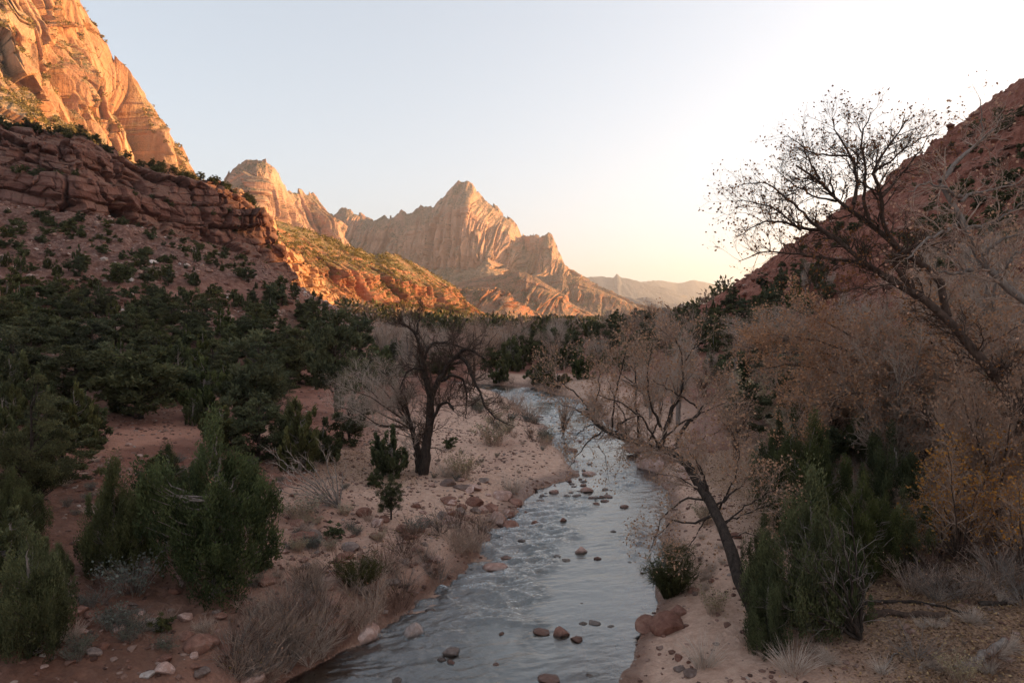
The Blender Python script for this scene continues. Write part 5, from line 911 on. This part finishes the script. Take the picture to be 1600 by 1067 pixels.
sscatter([(430,800),(560,800),(640,830),(560,870),(440,860)], 22, ['rabbit','sage','dry'], (0.3, 0.6), dict(dry='low brown bush on the stony bank', rabbit='low pale bush on the stony bank', sage='low grey bush on the stony bank'), 'stony bank', 605, 1.2)
sscatter([(640,680),(740,680),(860,700),(800,760),(680,760)], 20, ['straw','sage'], (0.2, 0.45), dict(straw='small straw tuft on the open sand', sage='small grey bush on the open sand'), 'open sand', 606)
sscatter([(1150,640),(1280,620),(1400,640),(1450,760),(1400,860),(1300,880),(1180,760)], 75, ['rabbit','stick','dry'], (0.7, 1.6), dict(dry='brown bush in the far bank thicket', rabbit='pale bush in the far bank thicket', stick='grey twiggy bush in the far bank thicket'), 'far bank thicket', 607, 1.2)
sscatter([(1400,860),(1600,860),(1600,960),(1400,930)], 30, ['stick','dry'], (0.6, 1.3), dict(dry='brown bush behind the leaf clearing', stick='twiggy bush behind the leaf clearing'), 'behind the leaf clearing', 608, 1.3)
sscatter([(1060,800),(1120,800),(1150,900),(1110,1000),(1060,960)], 14, ['straw','dry'], (0.25, 0.5), dict(straw='straw tuft on the sandy strip', dry='small dry bush on the sandy strip'), 'sandy strip', 609)
sscatter([(40,690),(260,650),(250,720),(60,860),(20,800)], 18, ['sage','straw'], (0.2, 0.5), dict(straw='straw tuft on the red terrace', sage='low grey bush on the red terrace'), 'red terrace', 610)
sscatter([(60,900),(420,880),(520,860),(640,860),(600,900),(430,950),(300,1010),(60,1040)], 46, ['stick','straw','sage','dry'], (0.25, 0.6), dict(dry='thin dry bush on the rubble bank', stick='dead grey twigs lying on the rubble bank', sage='small grey bush on the rubble bank', straw='dry grass tuft on the rubble bank'), 'rubble bank', 612, 1.2, 0.3)
sscatter([(60,700),(260,640),(420,700),(560,700),(540,800),(420,860),(120,880)], 40, ['stick','straw','sage'], (0.25, 0.6), dict(stick='dead grey twigs on the near terrace', sage='small grey bush on the near terrace', straw='dry grass tuft on the near terrace'), 'near terrace', 613, 1.2, 0.2)
sscatter([(1280,940),(1600,930),(1600,1060),(1260,1060)], 26, ['stick','straw'], (0.2, 0.5), dict(stick='dead grey twigs lying in the fallen leaves', straw='dry grass tuft in the fallen leaves'), 'leaf clearing', 614, 1.3, 0.6)
sscatter([(1060,520),(1300,520),(1300,600),(1100,620)], 30, ['dry','rabbit'], (1.0, 2.0), dict(dry='rusty bush on the lower red slope', rabbit='pale bush on the lower red slope'), 'lower red slope', 611, 1.2)
# ------------------------------------------------------------ stones
def rput(px, py, wpx, m, i, label, sub=4, rz=None, sz=1.0, wet=False, group=None, name='boulder'):
    p = hit(px, py) if not wet else np.array([*ray0(px, py), 0.0])
    s = wpx/F*p[1]/2; me_ = stone_mesh(i, m, 4 if s < 0.5 else 5); o = put(name, [('r', me_)], (p[0], p[1]+s*0.3, p[2]+s*(0.03 if wet else 0.12)*sz), (s, s, s*sz), rng.uniform(0, 6.28) if rz is None else rz); tag(o, label, 'rock', group); return o
for k_, a_ in enumerate([(646,992,44,'p',2,'angular pink and white boulder alone in the shallows',1.2), (705,1022,36,'g',3,'flat grey rock awash near the bottom of the river',0.9), (690,1032,16,'g',1,'small rock at the foot of the flat grey one',0.8), (566,1000,62,'k',0,'flat-topped boulder at the water edge beside the dry brush',1.35), (606,966,26,'p',5,'pale rounded stone at the edge of the shallows',0.8), (648,944,22,'g',4,'grey stone under the bank brush',0.9),
     (672,955,18,'g',1,'small stone in the shallows beyond the pale one',0.6), (716,950,16,'g',3,'flat stone barely above the shallows',0.5), (775,890,46,'k',3,'long low boulder left of the main current',0.9), (790,873,22,'r',1,'small dark rock just upstream of the long low boulder',0.6), (798,826,34,'r',0,'rounded red boulder against the bank stones',1.2), (836,820,15,'r',5,'small cube-like rock beside the rounded red boulder',1.2), (880,815,16,'r',2,'small peaked rock amid the smooth reach',1.1), (895,825,14,'g',3,'low rock in the riffle below the peaked one',0.6),
     (908,864,24,'k',2,'peaked pink rock in the middle of the rapids',1.1), (934,874,14,'r',4,'small round rock beside the peaked pink one',1.0), (872,870,16,'g',3,'dark submerged rock in the rapids',0.5), (885,877,20,'g',1,'flat wet rock at the tail of the rapids',0.4), (848,990,34,'r',3,'low red rock at one end of the three in a row',0.7), (877,992,30,'r',0,'round red rock in the middle of three in a row',1.3), (902,1000,24,'r',1,'wedge-shaped rock at the end of the three in a row',0.9), (928,975,26,'g',3,'flat wet rock upstream of the row of three',0.5),
     (912,975,16,'g',1,'tiny wet rock beside the flat one',0.4), (955,980,14,'g',4,'small wet stone near the outer bank',0.4), (848,797,12,'r',2,'low stone in the smooth reach',0.4), (866,770,20,'k',0,'tan rock heading the shallow bar across the river',0.8), (920,742,28,'k',1,'flat pink rock at the tip of the sand bar',0.7), (918,768,24,'k',5,'biggest of the stones crossing the river below the bar',0.8), (905,775,14,'g',2,'stone in the line crossing the river',0.6), (932,778,14,'g',4,'stone at the far end of the line crossing the river',0.6), (950,777,20,'r',3,'dark flat stone past the line crossing the river',0.6),
     (893,770,12,'r',1,'little stone between the bar and the crossing line',0.6), (931,789,14,'r',5,'dark stone just below the crossing line',0.8), (976,793,18,'r',4,'brown oval stone alone in midstream below the leaning tree',0.7), (895,705,22,'r',0,'stone off the end of the sand bar near the hanging twigs',0.6), (898,722,18,'k',3,'pink stone touching the tip of the sand bar',0.6), (843,652,14,'r',1,'stone in the upper riffle by the russet bushes',0.6), (880,668,12,'r',2,'rock in the upper riffle under the leaning crown',0.6), (872,640,12,'r',3,'flat rock in the upper riffle',0.6), (860,630,10,'r',4,'little rock near the top of the visible river',0.6), (905,690,12,'r',5,'rock in the bright water under the leaning crown',0.6),
     (620,1064,20,'g',0,'half drowned stone at the bottom edge of the river',0.5), (860,1064,44,'r',3,'broad red rock cut by the bottom edge of the picture',0.5), (920,1056,14,'g',1,'small wet stone near the bottom edge of the picture',0.4), (862,826,12,'g',3,'wet stone in the middle of the smooth reach',0.4), (815,845,14,'g',2,'stone near the bank where the rapids begin',0.5)]):
    rput(a_[0], a_[1], a_[2], a_[3], a_[4], a_[5], sz=a_[6], wet=True, name='river_rock')
for a_ in [(1012,985,46,'r',0,'dark red boulder at the water edge of the sandy strip',1.3), (1045,985,64,'r',5,'largest rounded red boulder on the sandy strip',1.0), (1060,965,40,'r',2,'red boulder leaning on the largest rounded one',1.0), (1030,730,70,'k',2,'big angular pink slab under the leaning limb',1.2), (1000,705,46,'k',0,'pink block upstream of the angular slab',1.0), (1068,715,60,'k',5,'pink boulder behind the angular slab',1.1), (1120,700,90,'k',7,'big pink boulder half hidden by bare branches',1.2), (1075,745,50,'k',1,'pink slab downstream of the big angular one',0.9),
           (320,1010,44,'r',0,'rounded brown boulder by the sandy gully',1.1), (290,1000,28,'r',5,'small red boulder touching the rounded brown one',1.0), (345,955,22,'r',4,'brown stone above the sandy gully',1.0), (228,1058,26,'p',6,'speckled white rock at the bottom edge of the bank',0.9), (118,960,44,'r',3,'flat pinkish boulder under the corner juniper',0.9), (465,912,18,'p',4,'round white stone on the sandy ledge',0.9), (440,945,40,'r',3,'flat dark slab on the sandy ledge',0.6), (285,905,34,'k',6,'flat stone under the feathery juniper',0.6), (180,893,18,'r',1,'small red block by the yellow flowers',0.9),
           (785,780,40,'k',0,'rounded pink boulder at the head of the stony bank',0.9), (740,790,34,'r',5,'reddish boulder on the stony bank',0.9), (722,765,36,'g',3,'grey boulder among the bank stones',0.7), (765,800,34,'r',2,'brown boulder above the waterline stones',0.9), (755,752,26,'g',1,'flat grey stone high on the stony bank',0.6), (700,785,30,'r',4,'dark stone on the red part of the bank',0.8), (806,788,30,'r',1,'red boulder by the inlet of the smooth reach',0.9), (640,842,26,'r',0,'rounded boulder in front of the little pinyon',0.9), (655,832,20,'r',5,'second boulder in front of the little pinyon',0.9), (520,905,50,'r',3,'red slab in the middle of the stony bank',0.6), (560,925,44,'g',2,'grey boulder within the bank brush',0.8), (610,915,30,'g',6,'boulder half covered by bank brush',0.8), (1080,1055,34,'g',3,'grey flat stone at the bottom of the sandy strip',0.6), (1085,925,24,'r',1,'dark rock on the sandy strip above the reeds',0.8), (1060,1030,24,'r',2,'little red rock on the near sand',0.8), (1150,840,26,'r',4,'red rock under the leaning trunk',0.8)]:
    rput(a_[0], a_[1], a_[2], a_[3], a_[4], a_[5], sz=a_[6])
def rscatter(poly, n, wr, ms, label, group, seed, name='rock', minz=0.05, big=1.6):
    rg = np.random.default_rng(seed); c_ = 0
    for q_ in inside(poly, n*2, rg):
        p = hit(q_[0], q_[1])
        if p is None or p[2] < minz: continue
        s = rg.uniform(*wr)*rg.random()**big+wr[0]*0.6; o = put(name, [('r', stone_mesh(int(rg.integers(8)), ms[int(rg.integers(len(ms)))], 2 if s*F/p[1] < 7 else 4))], p+UP*s*0.12, (s, s, s*rg.uniform(0.7, 1.2)), rg.uniform(0, 6.28), (rg.normal(0, 0.15), rg.normal(0, 0.15))); tag(o, label, 'rock', group); c_ += 1
        if c_ >= n: break
rscatter([(680,740),(800,760),(830,790),(770,840),(700,830),(640,800)], 60, (0.14, 0.5), 'rkkg', 'weathered stone among the heap on the inner bank', 'stones heaped on the inner bank', 701)
rscatter([(100,900),(300,900),(420,900),(480,960),(420,1067),(60,1067)], 88, (0.10, 0.42), 'rrrgk', 'red stone strewn over the rubble bank under the junipers', 'stones of the rubble bank', 702)
rscatter([(480,830),(640,830),(600,900),(470,900)], 28, (0.10, 0.4), 'rrg', 'red stone on the dark red part of the bank', 'stones on the dark red bank', 703)
rscatter([(440,800),(620,800),(740,790),(760,830),(640,900),(520,950),(440,930)], 46, (0.16, 0.55), 'rrkg', 'broken red rock among the brush of the inner bank', 'broken rocks of the inner bank', 707, big=1.2)
rscatter([(60,760),(260,650),(300,700),(130,860)], 26, (0.06, 0.26), 'rrk', 'stone lying on the red terrace', 'stones on the red terrace', 704)
rscatter([(1000,1000),(1100,800),(1140,900),(1130,1067),(980,1067)], 28, (0.04, 0.2), 'rkg', 'small stone on the sandy strip', 'stones on the sandy strip', 705)
# shallow-water stones: small individual rocks of the riffles
rg = np.random.default_rng(706); c_ = 0
for q_ in inside([(790,625),(840,632),(880,660),(900,690),(930,740),(960,760),(940,800),(860,810),(830,780),(900,745),(880,690),(840,655)], 200, rg):
    x_, y_ = ray0(*q_)
    if river_sd(np.array([x_]), np.array([y_]))[0] > 0.1: continue
    s = rg.uniform(0.1, 0.3); o = put('river_rock', [('r', stone_mesh(int(rg.integers(8)), 'rg'[int(rg.integers(2))], 2))], (x_, y_, 0.0), (s, s, s*0.7), rg.uniform(0, 6.28)); tag(o, 'little dark stone breaking the surface of the upper riffle', 'rock', 'stones of the upper riffle'); c_ += 1
    if c_ > 50: break
rg = np.random.default_rng(707); c_ = 0
for q_ in inside([(800,810),(1030,800),(1020,900),(980,1040),(700,1040),(700,960),(780,860)], 200, rg):
    x_, y_ = ray0(*q_)
    if river_sd(np.array([x_]), np.array([y_]))[0] > -0.3: continue
    s = rg.uniform(0.07, 0.2); tag(put('river_rock', [('r', stone_mesh(int(rg.integers(8)), 'rg'[int(rg.integers(2))], 2))], (x_, y_, -0.02), (s, s, s*0.7), rg.uniform(0, 6.28)), 'small wet stone scattered through the lower rapids', 'rock', 'small stones of the lower rapids'); c_ += 1
    if c_ > 13: break
def many_stones(name, P, s, mat, seed, sub=1, flat=0.6):
    rg = np.random.default_rng(seed); V0, F0 = IC[sub]; n = len(P); J = V0[None]*(1+rg.uniform(-0.32, 0.25, (n, len(V0), 1)))*np.array([1, 1, flat])*np.stack([rg.uniform(0.6, 1.2, n), rg.uniform(0.6, 1.2, n), rg.uniform(0.6, 1.2, n)], 1)[:, None]
    a = rg.uniform(0, 6.28, n); c, s_ = np.cos(a)[:, None], np.sin(a)[:, None]; X = J[..., 0]*c-J[..., 1]*s_; Y = J[..., 0]*s_+J[..., 1]*c; J = np.stack([X, Y, J[..., 2]], -1)*s[:, None, None]+P[:, None]
    fs = (F0[None]+np.arange(n)[:, None, None]*len(V0)).reshape(-1, 3); b = MB(); b.add(J.reshape(-1, 3), fs, np.repeat(rg.random(n), len(V0))); tag(link(name, b.mesh(name, mat, False)), kind='stuff')
def tintm(name, stops, rough=0.9):
    t = NT(name); c = t.ramp(t.attr('tint'), stops); f = t.noise(t.pos(), 7, 4, 0.7); c = t.mix(0.5, c, t.ramp(f, [(0.3, 0.6), (0.7, 1.3)]), 'MULTIPLY'); return t.out(c)
T_rub = tintm('rubble_stone', [(0.0, (0.12, 0.055, 0.04)), (0.5, (0.24, 0.12, 0.09)), (0.85, (0.36, 0.24, 0.19)), (1.0, (0.60, 0.52, 0.47))])
T_grav = tintm('gravel_stone', [(0.0, (0.07, 0.035, 0.027)), (0.5, (0.19, 0.10, 0.075)), (0.9, (0.27, 0.18, 0.145)), (1.0, (0.38, 0.31, 0.27))])
T_rub2 = tintm('red_rubble_stone', [(0.0, (0.09, 0.033, 0.022)), (0.5, (0.20, 0.08, 0.055)), (0.9, (0.30, 0.15, 0.11)), (1.0, (0.42, 0.28, 0.22))])
T_leaf = tintm('leaf_litter', [(0.0, (0.07, 0.035, 0.02)), (0.45, (0.20, 0.11, 0.06)), (0.8, (0.36, 0.22, 0.11)), (1.0, (0.50, 0.34, 0.17))])
def ground_pts(n, xr, yr, cond, seed):
    rg = np.random.default_rng(seed); x = rg.uniform(*xr, n); y = rg.uniform(*yr, n); z = ground_h(x, y); m = cond(x, y, z, rg.random(n)); return np.stack([x, y, z], 1)[m]
sdp = lambda x, y: river_sd(x, y)
P_ = ground_pts(110000, (-60, 14), (10, 75), lambda x, y, z, r: (r < np.clip(0.9-0.35*z/6, 0.12, 1)*ss(90, 14, y)*np.where(x > 3, 0.5, 1)*(0.25+0.75*ss(-0.15, 0.3, fbm(x/3, y/3, o=3, s=91))))  & (sdp(x, y) > -0.6), 711)
rg = np.random.default_rng(712); many_stones('gravel', P_, 0.02+0.11*rg.random(len(P_))**3+0.0006*P_[:, 1], T_grav, 713)
P_ = ground_pts(60000, (-175, -20), (60, 235), lambda x, y, z, r: (z > 7) & (z < 70) & (r < 0.15+0.85*ss(0.0, 0.35, fbm(x/11, y/11, o=3, s=92))), 721)
rg = np.random.default_rng(722); many_stones('rubble', P_, 0.10+0.8*rg.random(len(P_))**5, T_rub, 723)
P_ = ground_pts(34000, (30, 125), (30, 230), lambda x, y, z, r: (z > 7) & (r < 0.1+0.9*ss(-0.1, 0.3, fbm(x/9, y/9, o=3, s=98))), 731)
rg = np.random.default_rng(732); many_stones('rubble', P_, 0.08+0.9*rg.random(len(P_))**6, T_rub2, 733)
# fallen leaves on the far bank and under the cottonwood
def litter(name, P, size, seed):
    rg = np.random.default_rng(seed); n = len(P); D = rg.normal(size=(n, 3))*np.array([1, 1, 0.25]); V_, F_ = cards(P+UP*0.02, D, size*rg.uniform(0.6, 1.4, n), size*rg.uniform(0.5, 0.9, n), rg); b = MB(); b.add(V_, F_, np.repeat(rg.random(n), 4)); tag(link(name, b.mesh(name, T_leaf, False)), kind='stuff')
P_ = ground_pts(90000, (5, 26), (13, 48), lambda x, y, z, r: (r < ss(5.8, 10.5, x-(y-15)*0.12+fbm(x, y, o=2, s=95)*1.5)*ss(60, 18, y)), 741); litter('fallen_leaves', P_, 0.075, 742)
P_ = ground_pts(16000, (-16, 0), (30, 46), lambda x, y, z, r: r < 0.75*ss(5, 1.5, np.hypot(x+8.5, (y-38)*0.8)+fbm(x, y, o=2, s=96)*2), 743); litter('fallen_leaves', P_, 0.07, 744)
# logs on the ground
def log(name, pts, r0, r1, mat, label, seed, branches=3):
    rg = np.random.default_rng(seed); P = [np.array(p)+UP*r0*0.6 for p in pts]; base = P[0].copy(); L = [([p-base for p in P], r0, r1)]; tr, cr, _ = skeleton(L, [dict(dens=branches/ max(np.linalg.norm(P[-1]-P[0]), 1), lr=(0.2, 0.7), ang=(30, 70), up=0.1, k=4, rf=0.4, rmax=0.03)], rg)
    parts = [('trunk', tr.mesh('trunk', mat))]+([('branch', cr.mesh('branch', mat))] if cr.V and len(cr.V[0]) else []); o = put(name, parts, base); tag(o, label, 'log'); return o
def G(*l): return [hit(x, y) for x, y in l]
log('log', G((1345,968),(1390,962),(1430,965),(1475,963)), 0.12, 0.07, B_brown, 'long fallen log lying across the leaf-strewn clearing', 51, 4)
log('log', G((1495,1055),(1530,1035),(1570,1005)), 0.13, 0.08, B_grey, 'weathered grey log end resting in the fallen leaves', 52, 2)
log('log', G((1320,948),(1400,940),(1480,950),(1520,962)), 0.06, 0.03, B_dark, 'thin dark fallen trunk behind the long log', 53, 5)
log('log', G((1530,948),(1570,944),(1600,935)), 0.07, 0.04, B_dark, 'dark fallen branch at the edge of the clearing', 54, 3)
log('branch_debris', G((1375,1045),(1400,1025),(1420,1005)), 0.025, 0.012, B_grey, 'thin grey fallen branch on the leaves below the long log', 55, 5)
log('branch_debris', [W(1194,1000,dB), W(1205,1022,dB-0.1), W(1228,1050,dB-0.5), W(1262,1066,dB-0.7), W(1300,1075,dB-0.8)], 0.06, 0.03, B_grey, 'grey curving branch lying at the foot of the leaning trunk', 56, 2)
log('branch_debris', G((100,745),(125,742),(140,741)), 0.03, 0.015, B_pale, 'bleached forked branch on the red terrace', 57, 4)
log('branch_debris', G((180,640),(200,648),(215,640)), 0.09, 0.05, B_grey, 'dark fallen log above the terrace path', 58, 2)
log('branch_debris', G((400,970),(460,930),(520,900),(590,880)), 0.02, 0.01, B_grey, 'long bleached branch laid along the bank brush', 59, 6)
log('branch_debris', [W(640,905,26), W(665,880,27), W(690,860,28), W(700,850,29)], 0.02, 0.008, B_pale, 'pale stick poking out of the bank brush toward the river', 60, 4)
# ------------------------------------------------------------ air
hz = 17500.0
Vb = np.array([(x, y, z) for x in (-hz, hz) for y in (-hz, hz) for z in (-9, 1150)]) + np.array([0, 0, 0])
me = mesh('haze', Vb, [np.array([[0, 1, 3, 2], [4, 6, 7, 5], [0, 4, 5, 1], [2, 3, 7, 6], [0, 2, 6, 4], [1, 5, 7, 3]])], NT('haze').m, smooth=False)
hm_ = me.materials[0]; hn = hm_.node_tree.nodes; hn.remove(hn['Principled BSDF'])
pv = hn.new('ShaderNodeVolumePrincipled'); pv.inputs['Color'].default_value = (1.0, 0.93, 0.88, 1); pv.inputs['Density'].default_value = 7e-5; pv.inputs['Anisotropy'].default_value = 0.55
hm_.node_tree.links.new(pv.outputs[0], hn['Material Output'].inputs['Volume'])
tag(link('haze', me), kind='stuff')
